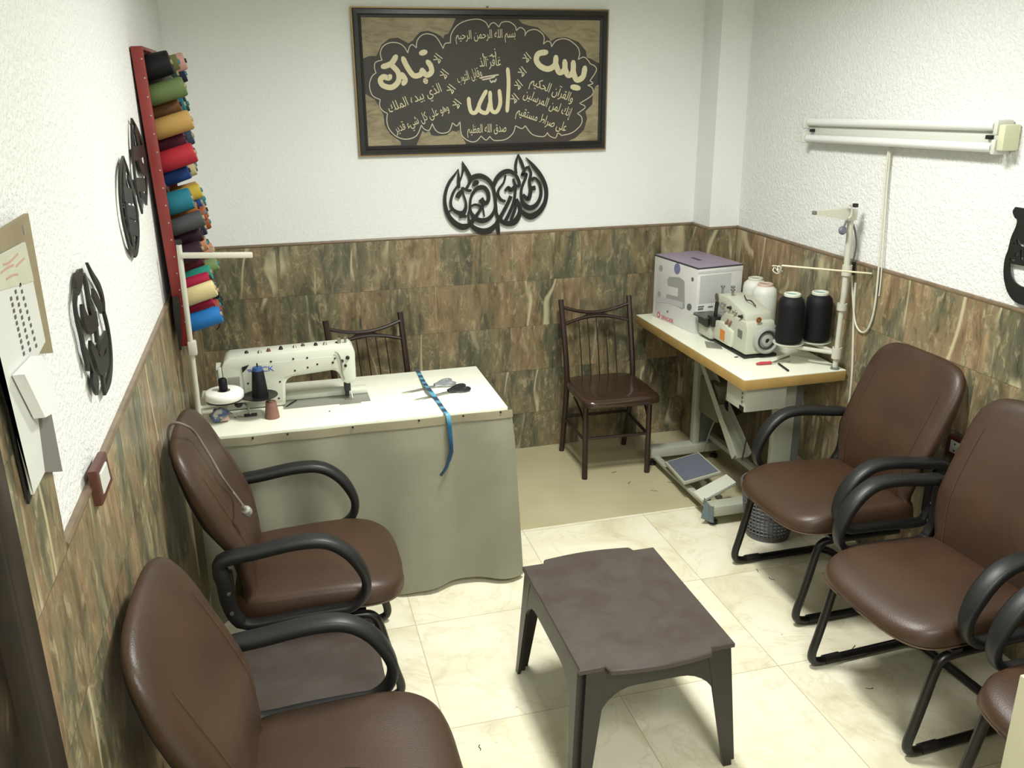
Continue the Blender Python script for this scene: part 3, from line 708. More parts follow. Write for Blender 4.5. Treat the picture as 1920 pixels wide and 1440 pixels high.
# ---- black cut-out calligraphy pieces
def cut_sign(label, mapper, segs, plane, o, group=None, name='calligraphy_sign', wk=1.0):
    m = MB()
    for si, sg in enumerate(segs):
        w = sg[0]; P = sg[1:]
        if isinstance(w, (int, float)): w = [w] * len(P)
        Q = cr([(a, b, c) for (a, b), c in zip(P, w)], 6)
        m.ribbon([mapper(q[0], q[1]) for q in Q], [max(0.002, q[2] * wk) for q in Q], 0.0, 0.006 + si * 0.00006, plane)
    ob = m.build(name, M_BLACKCUT, None, smooth=0)
    tag(ob, label, 'wall sign', group)
    return origin_to(ob, o)
K = 0.000372     # metres per crop pixel of the tracing for the drop-shaped piece
def mk(cx, cy):
    p = on_y(800 + cx / 7.3846, 270 + cy / 7.3846, -0.014); return (p.x, p.z)
u = lambda *a: [x * K for x in a]
sg = [
 [u(6, 26, 40, 42, 44, 56, 74, 84, 80, 40)] + [(435,345),(390,420),(318,520),(268,640),(250,790),(282,950),(360,1070),(460,1138),(540,1142),(618,1105)],
 [u(6, 28, 44, 34)] + [(436,345),(440,430),(442,520),(445,610)],
 [u(8, 34, 24, 22, 30)] + [(490,240),(506,320),(490,420),(462,500),(440,560)],
 [u(8, 44, 54, 50)] + [(490,240),(540,340),(585,430),(612,490)],
 [u(24, 34, 36, 40, 56, 64, 44, 28, 26, 22)] + [(440,560),(368,670),(332,800),(352,890),(430,948),(505,950),(540,880),(540,800),(515,720),(480,600)],
 [u(60, 66, 40)] + [(420,745),(450,690),(500,640)],
 [u(26, 36, 30)] + [(490,600),(560,640),(620,640)],
 [u(34, 34, 30)] + [(545,620),(590,540),(612,490)],
 [u(40, 60, 44)] + [(640,580),(680,530),(715,545)],
 [u(50, 66, 70, 62, 52, 38, 38, 40, 52, 70, 66, 44, 30)] + [(590,520),(640,462),(735,442),(830,480),(900,560),(940,680),(952,800),(935,920),(870,1020),(780,1060),(690,1040),(620,960),(596,880)],
 [u(30, 34, 44, 60, 62, 52, 50, 60, 80)] + [(596,880),(612,740),(660,650),(730,602),(800,610),(850,680),(850,780),(800,820),(745,760)],
 [u(22, 30, 30, 24)] + [(600,870),(660,838),(720,850),(760,895)],
 [u(44, 40, 52, 74)] + [(790,830),(720,940),(650,1040),(596,1110)],
 [u(30, 22, 14)] + [(765,850),(785,930),(798,1005)],
 [u(24, 24, 30, 50)] + [(600,890),(576,960),(582,1040),(610,1100)],
 [u(50, 70, 84, 80, 56, 40)] + [(600,1105),(670,1170),(770,1208),(870,1190),(960,1110),(1030,1010)],
 [u(40, 50, 36)] + [(450,1010),(500,990),(550,1005)],
 [u(20, 20)] + [(300,935),(350,912)],
 [u(44, 60, 66, 62, 46, 40, 44, 34, 30)] + [(925,590),(960,490),(1040,405),(1135,375),(1222,420),(1270,500),(1278,570),(1235,575),(1195,480)],
 [u(40, 40, 40, 44, 60, 74, 80, 66, 50, 40)] + [(915,580),(940,720),(955,860),(970,980),(1040,1070),(1130,1100),(1215,1075),(1275,985),(1290,880),(1240,760)],
 [u(24, 26, 30, 40, 44, 30)] + [(1090,430),(1065,530),(1000,620),(985,700),(1025,770),(1090,790)],
 [u(30, 44, 50, 40)] + [(1080,650),(1130,600),(1160,640),(1225,575)],
 [u(50, 46, 50, 56, 60)] + [(1165,720),(1100,860),(1030,990),(975,1080),(960,1130)],
 [u(36, 38, 44, 44)] + [(1230,600),(1205,790),(1140,960),(1080,1070)],
 [u(30, 40, 40)] + [(1250,760),(1220,900),(1165,1050)],
 [u(10, 34, 36, 30)] + [(1265,140),(1240,230),(1228,320),(1240,410)],
 [u(10, 40, 40, 30)] + [(1265,140),(1300,230),(1330,310),(1345,350)],
 [u(8, 52, 56, 54, 56, 72, 88, 74, 40)] + [(1370,185),(1480,310),(1590,460),(1650,620),(1640,790),(1560,930),(1450,1000),(1370,980),(1310,920)],
 [u(26, 34, 40, 36, 34, 44, 74, 70, 50, 44, 40, 34, 50)] + [(1420,310),(1365,340),(1320,430),(1380,420),(1310,620),(1318,780),(1370,860),(1450,880),(1530,820),(1578,700),(1566,560),(1500,470),(1445,500)],
 [u(34, 34, 40, 50, 60, 40)] + [(1400,310),(1440,400),(1420,520),(1435,650),(1400,760),(1330,700)],
 [u(60, 60)] + [(1470,580),(1480,640)],
 [u(44, 54, 40)] + [(985,1110),(985,1170),(992,1245)],
]
cut_sign('black cut-out Arabic calligraphy of interlaced drops hanging under the large picture', mk, sg, BW(-0.014), (1.54, -0.012, 1.24))
LW = lambda x: frame_m((x, 0, 0), (0, 1, 0), (0, 0, 1), (1, 0, 0))
def mk2(ox, oy, s2):
    def f(cx, cy):
        p = on_x(ox + cx / s2, oy + cy / s2, 0.012); return (p.y, p.z)
    return f
a3 = [
 [[0.003, 0.02, 0.03, 0.028, 0.024], (240,70),(300,200),(365,320),(405,450),(415,590)],
 [[0.008, 0.05, 0.05, 0.03], (186,140),(165,220),(145,300),(132,370)],
 [[0.02, 0.02, 0.022, 0.028, 0.03, 0.03, 0.02], (130,350),(118,500),(140,660),(180,820),(205,950),(240,1100),(248,1190)],
 [[0.02, 0.034, 0.04, 0.04, 0.03], (205,190),(240,340),(275,540),(325,690),(350,900)],
 [[0.02, 0.05, 0.06, 0.05], (188,500),(210,630),(260,720),(340,650)],
 [[0.03, 0.04, 0.03], (300,380),(340,450),(390,560)],
 [[0.02, 0.024, 0.026, 0.03, 0.034, 0.02], (415,580),(450,720),(478,900),(488,1100),(468,1280),(420,1420)],
 [[0.03, 0.05, 0.06, 0.05, 0.03], (270,920),(315,1010),(375,1150),(440,1070),(435,880)],
 [[0.05, 0.07, 0.05], (290,1230),(325,1320),(350,1380)],
 [[0.016, 0.02, 0.02], (215,980),(262,1090),(310,1230)],
 [[0.04, 0.045, 0.04], (440,830),(395,940),(370,1060)],
 [[0.03, 0.03], (400,1230),(420,1400)],
]
cut_sign('black cut-out calligraphy low on the left wall, nearest the calendar', mk2(120, 480, 5.54), a3, LW(0.008), (0.008, -2.45, 1.3), 'black calligraphy on the left wall', wk=0.66)
a1 = [
 [[0.004, 0.022, 0.03, 0.03, 0.026, 0.016], (262,12),(325,150),(375,300),(405,480),(415,690),(412,890)],
 [[0.004, 0.02, 0.026, 0.026, 0.03, 0.02], (262,12),(266,200),(278,400),(295,600),(325,790),(372,985)],
 [[0.04, 0.06, 0.05], (290,110),(320,230),(345,360)],
 [[0.04, 0.05, 0.04], (275,390),(320,370),(385,340)],
 [[0.03, 0.05, 0.04], (320,400),(350,500),(400,560)],
 [[0.05, 0.05], (310,700),(395,700)], [[0.03, 0.04], (350,800),(412,860)],
]
cut_sign('black cut-out calligraphy high on the left wall, touching the red spool rack', mk2(200, 220, 5.54), a1, LW(0.008), (0.008, -1.33, 1.62), 'black calligraphy on the left wall', wk=0.85)
a2 = [
 [[0.004, 0.02, 0.024, 0.026, 0.03, 0.03, 0.016], (172,405),(235,600),(285,800),(318,1000),(328,1200),(312,1370),(290,1435)],
 [[0.004, 0.02, 0.016, 0.016, 0.02, 0.024, 0.03], (172,405),(142,560),(142,800),(162,1000),(198,1180),(245,1350),(290,1400)],
 [[0.04, 0.05, 0.04, 0.04, 0.05, 0.05], (180,480),(180,680),(200,850),(222,1050),(262,1250),(288,1370)],
 [[0.02, 0.024, 0.02], (222,620),(262,740),(300,900)],
 [[0.05, 0.05], (175,800),(262,820)], [[0.04, 0.05], (215,970),(295,1000)], [[0.05, 0.05], (225,1120),(320,1170)],
]
cut_sign('black leaf-shaped cut-out calligraphy on the left wall, middle of the three', mk2(200, 220, 5.54), a2, LW(0.008), (0.008, -1.69, 1.5), 'black calligraphy on the left wall', wk=0.85)
# vase shaped piece on the right wall
def mkr(cx, cy):
    p = on_x(1780 + cx / 5.5385, 360 + cy / 5.5385, W - 0.014); return (-p.y, p.z)
half = [(700,155),(672,200),(690,262),(716,292),(702,362),(655,470),(622,600),(588,700),(576,850),(602,1000),(660,1108),(738,1162)]
L_ = [mkr(*q) for q in cr(half, 4)]
ax = mkr(905, 600)[0]
outl = L_ + [(2 * ax - a, b - 0.0) for a, b in reversed(L_)]
hol = [mkr(*q) for q in cr([(636,740),(640,830),(672,910),(730,965),(790,990)], 4)]
hole = hol + [(2 * ax - a, b) for a, b in reversed(hol)]
hole = hole + [mkr(905, 790)]
slit = lambda *q: [mkr(*p) for p in q]
holes = [hole, slit((705,485),(720,540),(760,566),(800,566),(800,545),(760,536),(735,498)), slit((688,655),(708,630),(738,624),(736,644),(716,664),(700,672)), slit((636,676),(662,702),(692,694),(696,708),(668,724),(644,708)), slit((750,600),(754,705),(776,716),(774,640),(768,596)), slit((676,530),(690,522),(694,536),(680,542))]
RW = frame_m((W - 0.014, 0, 0), (0, -1, 0), (0, 0, 1), (-1, 0, 0))
vz = MB().prism(outl, 0.0, 0.006, RW, holes=holes).build('calligraphy_sign', M_BLACKCUT, None, smooth=0)
tag(vz, 'black vase-shaped cut-out on the right wall, cropped by the photo edge', 'wall sign'); origin_to(vz, (W - 0.01, -2.14, 1.26))

# ---- calendar by the doorway
M_PAPER = mat('calendar_paper', (205, 207, 200), 0.6, var=0.04)
M_PAPERHEAD = mat('calendar_header', (184, 186, 166), 0.6, var=0.1, vscale=9)
M_KRAFT = mat('calendar_card', (138, 126, 98), 0.6, var=0.1)
M_GREY = mat('grey_patch', (112, 110, 104), 0.7)
M_INK = mat('grey_ink', (86, 84, 80), 0.7); M_REDINK = mat('red_ink', (182, 146, 128), 0.7)
M_WHITEP = mat('white_paper', (226, 227, 226), 0.6)
cal = thing('wall_calendar', 'paper wall calendar hanging on the left wall beside the dark doorway', 'calendar', (0.02, -3.02, 1.34))
CM = Matrix.Translation((-0.02, 3.02, -1.34))
def lc(x, *q): return [(p.y, p.z) for p in (on_x(a, b_, x) for a, b_ in q)]
MB().prism(lc(0.018, (-60, 468), (50, 400), (97, 662), (60, 664), (-60, 640)), 0, 0.007, LW(0.0135)).build('backing_card', M_KRAFT, cal, M=CM, smooth=0)
MB().prism(lc(0.018, (-40, 500), (0, 640), (62, 922), (55, 945), (0, 702), (-40, 540)), 0, 0.004, LW(0.0145)).build('shade_strip', M_BLACKCUT, cal, M=CM, smooth=0)  # flat dark strip put in as the shade behind the sheet's left edge
MB().prism(lc(0.027, (-60, 512), (48, 454), (86, 640), (60, 690), (85, 885), (64, 927), (0, 665), (-40, 500)), 0, 0.004, LW(0.0225)).build('sheet', M_PAPER, cal, M=CM, smooth=0)
sheet = [o for o in cal.children if o.name.startswith('sheet')][0]
MB().prism(lc(0.0275, (-60, 562), (64, 527), (48, 455), (-60, 513)), 0, 0.0008, LW(0.0266)).build('header', M_PAPERHEAD, sheet, M=CM, smooth=0)
m = MB()
for q in (((2, 512), (14, 502), (26, 497)), ((6, 496), (18, 492), (34, 476)), ((30, 500), (40, 490), (46, 484)), ((12, 524), (24, 516), (34, 514))): m.ribbon(cr(lc(0.0278, *q), 5), 0.003, 0, 0.0004, LW(0.0275))
m.build('printed_title', M_REDINK, sheet, M=CM, smooth=0)
m = MB()
for i in range(10):
    for j in range(3):
        a_, b_ = i / 9, j / 2
        qx = (21 + 24 * a_) * (1 - b_) + (38 + 30 * a_) * b_; qy = (560 + 103 * a_) * (1 - b_) + (534 + 114 * a_) * b_
        p = on_x(qx, qy, 0.027); MB().box((0.0270, p.y, p.z), (0.0008, 0.009, 0.0055)).build('date_print', M_INK, sheet, M=CM, smooth=0)
p = on_x(43, 430, 0.0205); MB().box((0.0215, p.y, p.z), (0.003, 0.005, 0.014)).build('staple', mat('steel', (190, 190, 186), 0.3, metal=0.9), cal, M=CM)
MB().prism(lc(0.045, (46, 702), (79, 666), (93, 692), (111, 768), (85, 783)), 0.0, 0.016, LW(0.029)).build('date_pad', M_WHITEP, cal, M=CM, smooth=0)
MB().prism(lc(0.020, (56, 751), (80, 780), (96, 776), (117, 884), (81, 886)), 0.0, 0.002, LW(0.0185)).build('grey_patch', M_GREY, cal, M=CM, smooth=0)  # flat grey patch on the wall below the date pad

# ---- switch and socket in dark red surrounds
M_REDBOX = mat('dark_red_plastic', (84, 46, 38), 0.4)
M_SOCK = mat('white_plastic', (214, 216, 208), 0.35)
sw = thing('wall_switch', 'white switch in a dark red box on the left tiles', 'switch', (T, -2.575, 1.12))
SM = Matrix.Translation((-T, 2.575, -1.12))
def sring(x, k):
    q = [on_x(a, b_, T + 0.016) for a, b_ in ((180, 884), (199, 846), (212, 900), (194, 948))]
    c_ = sum(q, Vector()) / 4
    return [Vector((x, c_.y + (p.y - c_.y) * k, c_.z + (p.z - c_.z) * k)) for p in q]
MB().rings([sring(T, 1.0), sring(T + 0.013, 1.0), sring(T + 0.016, 0.95), sring(T + 0.016, 0.66), sring(T + 0.012, 0.62)]).build('surround', M_REDBOX, sw, M=SM, smooth=0)
MB().rings([sring(T + 0.008, 0.60), sring(T + 0.016, 0.60), sring(T + 0.018, 0.54)]).build('rocker', M_SOCK, sw, M=SM, smooth=0)
so = thing('wall_socket', 'white power socket in a dark red surround low on the right wall', 'socket', (W - T, -1.985, 0.62))
q_ = [on_x(a, b, W - T - 0.01) for a, b in ((1800, 812), (1833, 836), (1825, 874), (1790, 850))]
yy0, yy1, zz0, zz1 = -2.055, -1.935, 0.625, 0.705
m = MB(); SM = Matrix.Translation((-(W - T), 1.985, -0.62))
m.rings([[Vector((x, y, z)) for y, z in ((yy0 + i, zz0 + i), (yy1 - i, zz0 + i), (yy1 - i, zz1 - i), (yy0 + i, zz1 - i))] for x, i in ((W - T, 0), (W - T - 0.012, 0), (W - T - 0.015, 0.003), (W - T - 0.015, 0.015), (W - T - 0.010, 0.017))])
m.build('surround', M_REDBOX, so, M=SM, smooth=0)
MB().box((W - T - 0.012, (yy0 + yy1) / 2, (zz0 + zz1) / 2), (0.008, 0.088, 0.048), bev=0.002).build('socket_plate', M_SOCK, so, M=SM)
for a, b_ in ((-2.012, 0.652), (-2.012, 0.678), (-1.975, 0.652), (-1.975, 0.678)):
    MB().lathe([(0, 0), (0.0035, 0), (0.0035, 0.002), (0, 0.002)], 10, rot_to((-1, 0, 0), (W - T - 0.0155, a, b_))).build('pin_hole', M_BLACKCUT, so, M=SM)

# ---- unlit double fluorescent batten on the right wall
M_LAMP = mat('batten_white', (204, 206, 196), 0.45)
M_TUBEG = mat('tube_glass', (222, 223, 220), 0.25)
M_CAPB = mat('lampholder_cream', (206, 206, 176), 0.5)
la = thing('fluorescent_batten', 'unlit white double fluorescent tube fitting on the right wall', 'lamp', (W, -1.345, 1.72)); LM = Matrix.Translation((-W, 1.345, -1.72))
pa, pb = on_x(1512, 244, W - 0.045), on_x(1880, 258, W - 0.045)
ya, yb_ = pa.y, pb.y; za, zb = pa.z, pb.z
def lz(y): return za + (zb - za) * (y - ya) / (yb_ - ya)
zc = (za + zb) / 2
dirv = Vector((0, yb_ - ya, zb - za)).normalized()
def bar_along(mb, y0_, y1_, dz, x, hx, hz, bev=0.0):
    c_ = Vector((x, (y0_ + y1_) / 2, lz((y0_ + y1_) / 2) + dz)); M_ = Matrix.Translation(c_) @ Vector((0, -1, 0)).rotation_difference(dirv).to_matrix().to_4x4()
    return mb.box((0, 0, 0), (hx, abs(y1_ - y0_), hz), M_, bev=bev)
bar_along(MB(), ya, yb_, 0, W - 0.020, 0.040, 0.040, 0.004).build('channel', M_LAMP, la, M=LM)
for dz in (0.036, -0.034):
    p0, p1 = Vector((W - 0.048, ya - 0.025, lz(ya - 0.025) + dz)), Vector((W - 0.048, yb_ + 0.03, lz(yb_ + 0.03) + dz))
    MB().tube([p0, p1], 0.0165, 16).build('fluorescent_tube', M_TUBEG, la, M=LM)
    for y in (ya - 0.008, yb_ + 0.012):
        bar_along(MB(), y + 0.010, y - 0.010, dz * 0.9, W - 0.038, 0.066, 0.05, 0.006).build('lampholder', M_LAMP, la, M=LM)
bar_along(MB(), yb_ + 0.000, yb_ - 0.030, 0, W - 0.035, 0.066, 0.085, 0.006).build('end_cap', M_CAPB, la, M=LM)
for y in (ya - 0.05, yb_ + 0.055):
    bar_along(MB(), y + 0.012, y - 0.012, 0, W - 0.047, 0.016, 0.014, 0.002).build('starter', M_BLACKCUT, la, M=LM)
# its flex runs down the wall and loops by the thread stand
def wall_path(pts, off=0.022):
    return [on_x(a, b, W - off) for a, b in pts]
fx = cr([tuple(p) for p in wall_path([(1667, 272), (1660, 340), (1654, 420), (1648, 500), (1640, 575), (1629, 614), (1616, 623), (1604, 606), (1599, 560), (1597, 512)])], 6)
fl = MB().tube(fx, 0.0042, 8).build('flex_cord', mat('white_flex', (204, 203, 186), 0.5), None)
tag(fl, 'white flex hanging from the unlit tube fitting and looping beside the thread stand', 'cord'); origin_to(fl, fx[-1])
fx2 = cr([tuple(p) for p in wall_path([(1670, 272), (1664, 340), (1658, 430), (1652, 520), (1648, 555)], 0.018)], 5)
fl2 = MB().tube(fx2, 0.003, 6).build('flex_cord', mat('white_flex', (204, 203, 186), 0.5), None)
tag(fl2, 'thin white wire running down the right wall just behind the looped flex', 'cord'); origin_to(fl2, fx2[-1])
# ================================================================== red spool rack on the left wall
M_RED = mat('red_painted_wood', (122, 38, 34), 0.4, var=0.18)
M_PEG = mat('peg_steel', (170, 165, 158), 0.35, metal=0.7)
RZ1, RZ0, RY0, RY1 = 2.105, 1.075, -1.185, -0.750
LEAN = 0.030 / (RZ1 - RZ0)
rk = thing('thread_rack', 'tall red wooden thread rack leaning on the left wall, full of coloured spools', 'rack', (0.034, (RY0 + RY1) / 2, RZ0), rot=(0, -math.atan(LEAN) * 1.0, 0))
RH = RZ1 - RZ0; HW = (RY1 - RY0) / 2
for sy in (-1, 1): MB().box((0.019, sy * (HW - 0.006), RH / 2), (0.038, 0.012, RH), bev=0.002).build('side_rail', M_RED, rk)
MB().box((0.019, 0, RH - 0.006), (0.038, 2 * HW - 0.024, 0.012), bev=0.002).build('top_rail', M_RED, rk)
MB().box((0.019, 0, 0.006), (0.038, 2 * HW - 0.024, 0.012), bev=0.002).build('bottom_rail', M_RED, rk)
MB().box((0.006, 0, RH / 2), (0.008, 2 * HW - 0.024, RH - 0.024)).build('back_panel', mat('rack_panel', (92, 30, 30), 0.5), rk)
for k in range(17):
    MB().lathe([(0, 0), (0.0028, 0), (0.0028, 0.002), (0, 0.003)], 8, rot_to((0, -1, 0), (0.030, -HW, RH - 0.04 - k * 0.06))).build('nail_head', M_PEG, rk)
CL = {'black': (17, 17, 21), 'navy': (30, 36, 62), 'green': (98, 116, 72), 'olive': (110, 110, 70), 'brown': (108, 74, 44), 'gold': (178, 142, 82), 'maroon': (84, 30, 46), 'red': (166, 38, 52), 'blue': (28, 62, 124), 'teal': (34, 112, 130), 'charcoal': (70, 72, 74), 'purple': (48, 26, 38), 'crimson': (168, 36, 66), 'cream': (218, 204, 150), 'sky blue': (36, 112, 182), 'peach': (186, 132, 96), 'orange': (178, 108, 48), 'grey': (112, 112, 104), 'dark green': (36, 66, 58), 'light green': (120, 142, 92), 'yellow': (190, 166, 66), 'rust': (150, 74, 46), 'turquoise': (48, 146, 128), 'slate': (52, 66, 82), 'beige': (190, 176, 140), 'pink': (196, 150, 140)}
THREADM = {}
def thread_mat(c):
    if c in THREADM: return THREADM[c]
    s = NT('thread_' + c.replace(' ', '_')); v = s.obj(); rgb = srgb(*CL[c]) if c in CL else srgb(*c)
    w = s.n.new('ShaderNodeTexWave'); w.inputs['Scale'].default_value = 160; w.inputs['Distortion'].default_value = 1.5; w.bands_direction = 'Z'; s.link(v, w.inputs['Vector'])
    lo = tuple(x * 0.82 for x in rgb[:3]) + (1,)
    s.link(s.ramp(w.outputs['Fac'], [(0.2, lo), (0.8, rgb)]), s.b.inputs['Base Color'])
    s.b.inputs['Roughness'].default_value = 0.6; s.b.inputs['Specular IOR Level'].default_value = 0.25
    s.bump(w.outputs['Fac'], 0.2, 0.001); THREADM[c] = s.m; return s.m
M_CORE = mat('spool_core', (176, 158, 120), 0.6); M_CORED = mat('spool_core_dark', (38, 38, 42), 0.5); M_CORET = mat('spool_core_teal', (58, 132, 140), 0.5)
COLN = ['nearest', 'second', 'third', 'farthest']
ORD = ['top', 'second', 'third', 'fourth', 'fifth', 'sixth', 'seventh', 'eighth', 'ninth', 'tenth', 'eleventh', 'twelfth', 'thirteenth', 'fourteenth', 'fifteenth', 'bottom']
# columns nearest the camera first; every second column is set half a pitch lower
ZA = [0.060, 0.150, 0.262, 0.372, 0.515, 0.600, 0.705, 0.860, 0.955]
ZB = [0.100, 0.205, 0.318, 0.430, 0.560, 0.655, 0.745, 0.825, 0.905]
cols = [
 (ZA, ['black', 'green', 'gold', 'red', 'teal', 'charcoal', 'purple', 'cream', 'sky blue']),
 (ZB, ['grey', 'brown', 'maroon', 'blue', 'orange', 'purple', 'maroon', 'crimson', 'crimson']),
 (ZA, ['olive', 'peach', 'rust', 'black', 'yellow', 'rust', 'peach', 'turquoise', 'rust']),
 (ZB, ['dark green', 'teal', 'slate', 'beige', 'blue', 'navy', 'peach', 'turquoise', 'black']),
 (ZA, ['pink', 'peach', 'rust', 'slate', 'gold', 'orange', 'rust', 'navy', 'dark green']),
 (ZB, ['navy', 'dark green', 'grey', 'navy', 'teal', 'rust', 'dark green', 'light green', 'orange']),
]
radA = [0.043, 0.034, 0.035, 0.036, 0.041, 0.031, 0.034, 0.033, 0.034]; lenA = [0.10, 0.135, 0.14, 0.135, 0.10, 0.13, 0.11, 0.135, 0.14]
radB = [0.022, 0.031, 0.030, 0.031, 0.024, 0.032, 0.030, 0.026, 0.030]; lenB = [0.09, 0.105, 0.105, 0.10, 0.11, 0.11, 0.10, 0.115, 0.115]
COLN = ['nearest', 'second', 'third', 'fourth', 'fifth', 'farthest']
ORD = ['topmost', 'second', 'third', 'fourth', 'fifth', 'sixth', 'seventh', 'eighth', 'lowest']
rmw = rk.matrix_basis.copy()
bpy.context.view_layer.update()
ca = math.atan(LEAN)
rnd = random.Random(5)
pegm = None
for ci in range(6):
    for k in range(9):
        zl, names = cols[ci]; cname = names[k]
        yloc = -HW + 0.062 + ci * 0.0640
        zloc = RH - zl[k]
        up = radians(14 + rnd.uniform(-1.5, 1.5)) if not (ci == 0 and k in (0, 4)) else radians(12)
        ax_l = Vector((cos(up), 0, sin(up))).normalized()
        base_l = Vector((0.016, yloc, zloc - 0.012))
        R3 = Matrix.Rotation(-ca, 3, 'Y')
        base = Vector(rk.location) + R3 @ base_l; axw = R3 @ ax_l
        if ci == 0: r, ln = radA[k], lenA[k]
        elif ci == 1: r, ln = radB[k], lenB[k]
        else: r, ln = rnd.choice([0.028, 0.030, 0.032]), rnd.uniform(0.10, 0.135)
        hue = 'large ' if r > 0.04 else ''
        m = MB().lathe([(0.006, 0.010), (r * 0.94, 0.010), (r, 0.016), (r * (0.97 if ln > 0.12 else 0.93), ln - 0.008), (r * 0.88, ln), (0.008, ln)], 20)
        ob = m.build('thread_spool', thread_mat(cname), None, smooth=40)
        art = '%s%s thread spool' % (hue, cname)
        tag(ob, '%s, %s in the %s column of the red wall rack' % (art, ORD[k], COLN[ci]), 'spool', 'thread spools on the red wall rack')
        ob.matrix_world = rot_to(axw, base)
        core = MB().lathe([(0.0055, 0.004), (0.009, 0.004), (0.008, ln + 0.006), (0.0055, ln + 0.006)], 12)
        core.build('core', (M_CORE, M_CORED, M_CORET)[(k * 3 + ci) % 3], ob)
        pg = MB().tube([base_l - ax_l * 0.006, base_l + ax_l * (ln - 0.005)], 0.003, 6).build('peg', M_PEG, rk)
# a black tapering strap of tools hangs from the near rail
st = MB().prism([(-0.010, 0), (0.010, 0), (0.012, -0.06), (0.004, -0.20), (-0.004, -0.20), (-0.012, -0.06)], 0, 0.006)
hp = on_y(322, 557, -1.205)
bs = st.build('thread_snips', M_BLACKCUT, None, smooth=0, M=Matrix.Rotation(pi / 2, 4, 'X'))
bs.location = (hp.x + 0.012, -1.196, hp.z); bs.rotation_euler = (0, radians(2), 0)
tag(bs, 'narrow black pointed snips hanging from the red thread rack', 'snips')
tl_ = cr([tuple(on_y(a, b, -1.10)) for a, b in ((402, 572), (405, 585), (409, 598), (412, 604), (411, 612), (406, 618))], 4)
te = MB().tube(tl_, 0.0025, 6).build('loose_thread', M_BLACKCUT, None); tag(te, 'loose black thread end dangling below the blue spool', 'thread'); origin_to(te, tl_[0])
# ================================================================== white sewing table on the left
M_LAM = mat('cream_laminate', (232, 234, 216), 0.28, var=0.02)
M_EDGE = mat('table_edge', (176, 164, 128), 0.4)
M_WHM = mat('machine_white', (203, 206, 191), 0.33)
M_WHM2 = mat('machine_white_warm', (190, 192, 177), 0.36)
M_STEEL = mat('brushed_steel', (168, 168, 160), 0.32, metal=0.85)
M_GSTEEL = mat('grey_plate', (150, 150, 140), 0.4, metal=0.4)
M_DKM = mat('dark_metal', (38, 36, 34), 0.4, metal=0.4)
M_BLKP = mat('black_plastic', (24, 24, 26), 0.4)
TX0, TX1, TY0, TY1 = 0.05, 1.238, -1.318, -0.757
HT1 = 0.76
t1 = thing('sewing_table', 'white topped sewing table on the left, draped with a grey cloth skirt', 'table', (0.645, -1.04, 0))
TT = Matrix.Translation((-0.645, 1.04, 0))
MB().box(((TX0 + TX1) / 2, (TY0 + TY1) / 2, 0.742), (TX1 - TX0, TY1 - TY0, 0.036), bev=0.003).build('tabletop', M_LAM, t1, M=TT)
for x in (TX0 + 0.06, TX1 - 0.06):
    for y in (TY0 + 0.07, TY1 - 0.07): MB().box((x, y, 0.362), (0.04, 0.04, 0.724), bev=0.003).build('leg', M_STEEL, t1, M=TT)
MB().box((0.548, -1.035, 0.7602), (0.345, 0.115, 0.0012)).build('machine_bed_plate', M_GSTEEL, t1, M=TT, smooth=0)
M_SKIRT = NT('skirt_cloth'); s_ = M_SKIRT; v_ = s_.obj()
n1 = s_.noise(v_, 6, 4); s_.link(s_.ramp(n1, [(0.3, srgb(176, 176, 153)), (0.7, srgb(188, 187, 164))]), s_.b.inputs['Base Color'])
s_.b.inputs['Roughness'].default_value = 0.8; s_.b.inputs['Sheen Weight'].default_value = 0.15; s_.bump(s_.noise(v_, 500, 2), 0.1, 0.001); M_SKIRT = s_.m
per = [(TX0 - 0.006, TY0 - 0.008), (TX1 + 0.008, TY0 - 0.008), (TX1 + 0.008, TY1)]
L1 = per[1][0] - per[0][0]; L2 = per[2][1] - per[1][1]
def skirt(u, v):
    s2 = u * (L1 + L2); z = 0.752 - v * 0.728
    if s2 <= L1: p = Vector((per[0][0] + s2, per[0][1], 0)); n = Vector((0, -1, 0))
    else: p = Vector((per[1][0], per[1][1] + (s2 - L1), 0)); n = Vector((1, 0, 0))
    a = math.exp(-((s2 - L1) / 0.06) ** 2)
    n = (n + a * (Vector((0.75, -0.55, 0)) - n)).normalized() if a > 0.02 else n
    w = v ** 1.2
    f = 0.5 + 0.5 * sin(s2 * 24.0 + 1.3 + 2.2 * sin(s2 * 4.1)); f2 = sin(s2 * 43 + 2 * v)
    amp = 0.005 + 0.014 * min(1, v * 6) + 0.028 * w
    off = 0.001 + amp * f + 0.004 * w * f2 + 0.010 * w + a * 0.012 * w
    zz = z + 0.012 * w * sin(s2 * 7.3 + 0.6) - (0.006 if v > 0.98 else 0)
    return Vector((p.x + n.x * off, p.y + n.y * off, max(0.012, zz)))
sk = MB().grid(skirt, 190, 26, thick=-0.003).build('table_skirt', M_SKIRT, None, smooth=60)
tag(sk, 'grey-beige cloth skirt hanging to the floor round the left sewing table', 'cloth'); origin_to(sk, (TX1, TY0, 0.02))
hemb = MB().grid(lambda u, v: skirt(u, v * 0.042) + Vector((0.0, -0.0035 if u * (L1 + L2) < L1 else 0, 0)) + Vector((0.0035 if u * (L1 + L2) > L1 - 0.02 else 0, 0, 0)), 190, 2, thick=-0.0015).build('hem_band', mat('hem_cloth', (188, 180, 152), 0.8), sk, smooth=60, M=Matrix.Translation(-Vector(sk.location)))
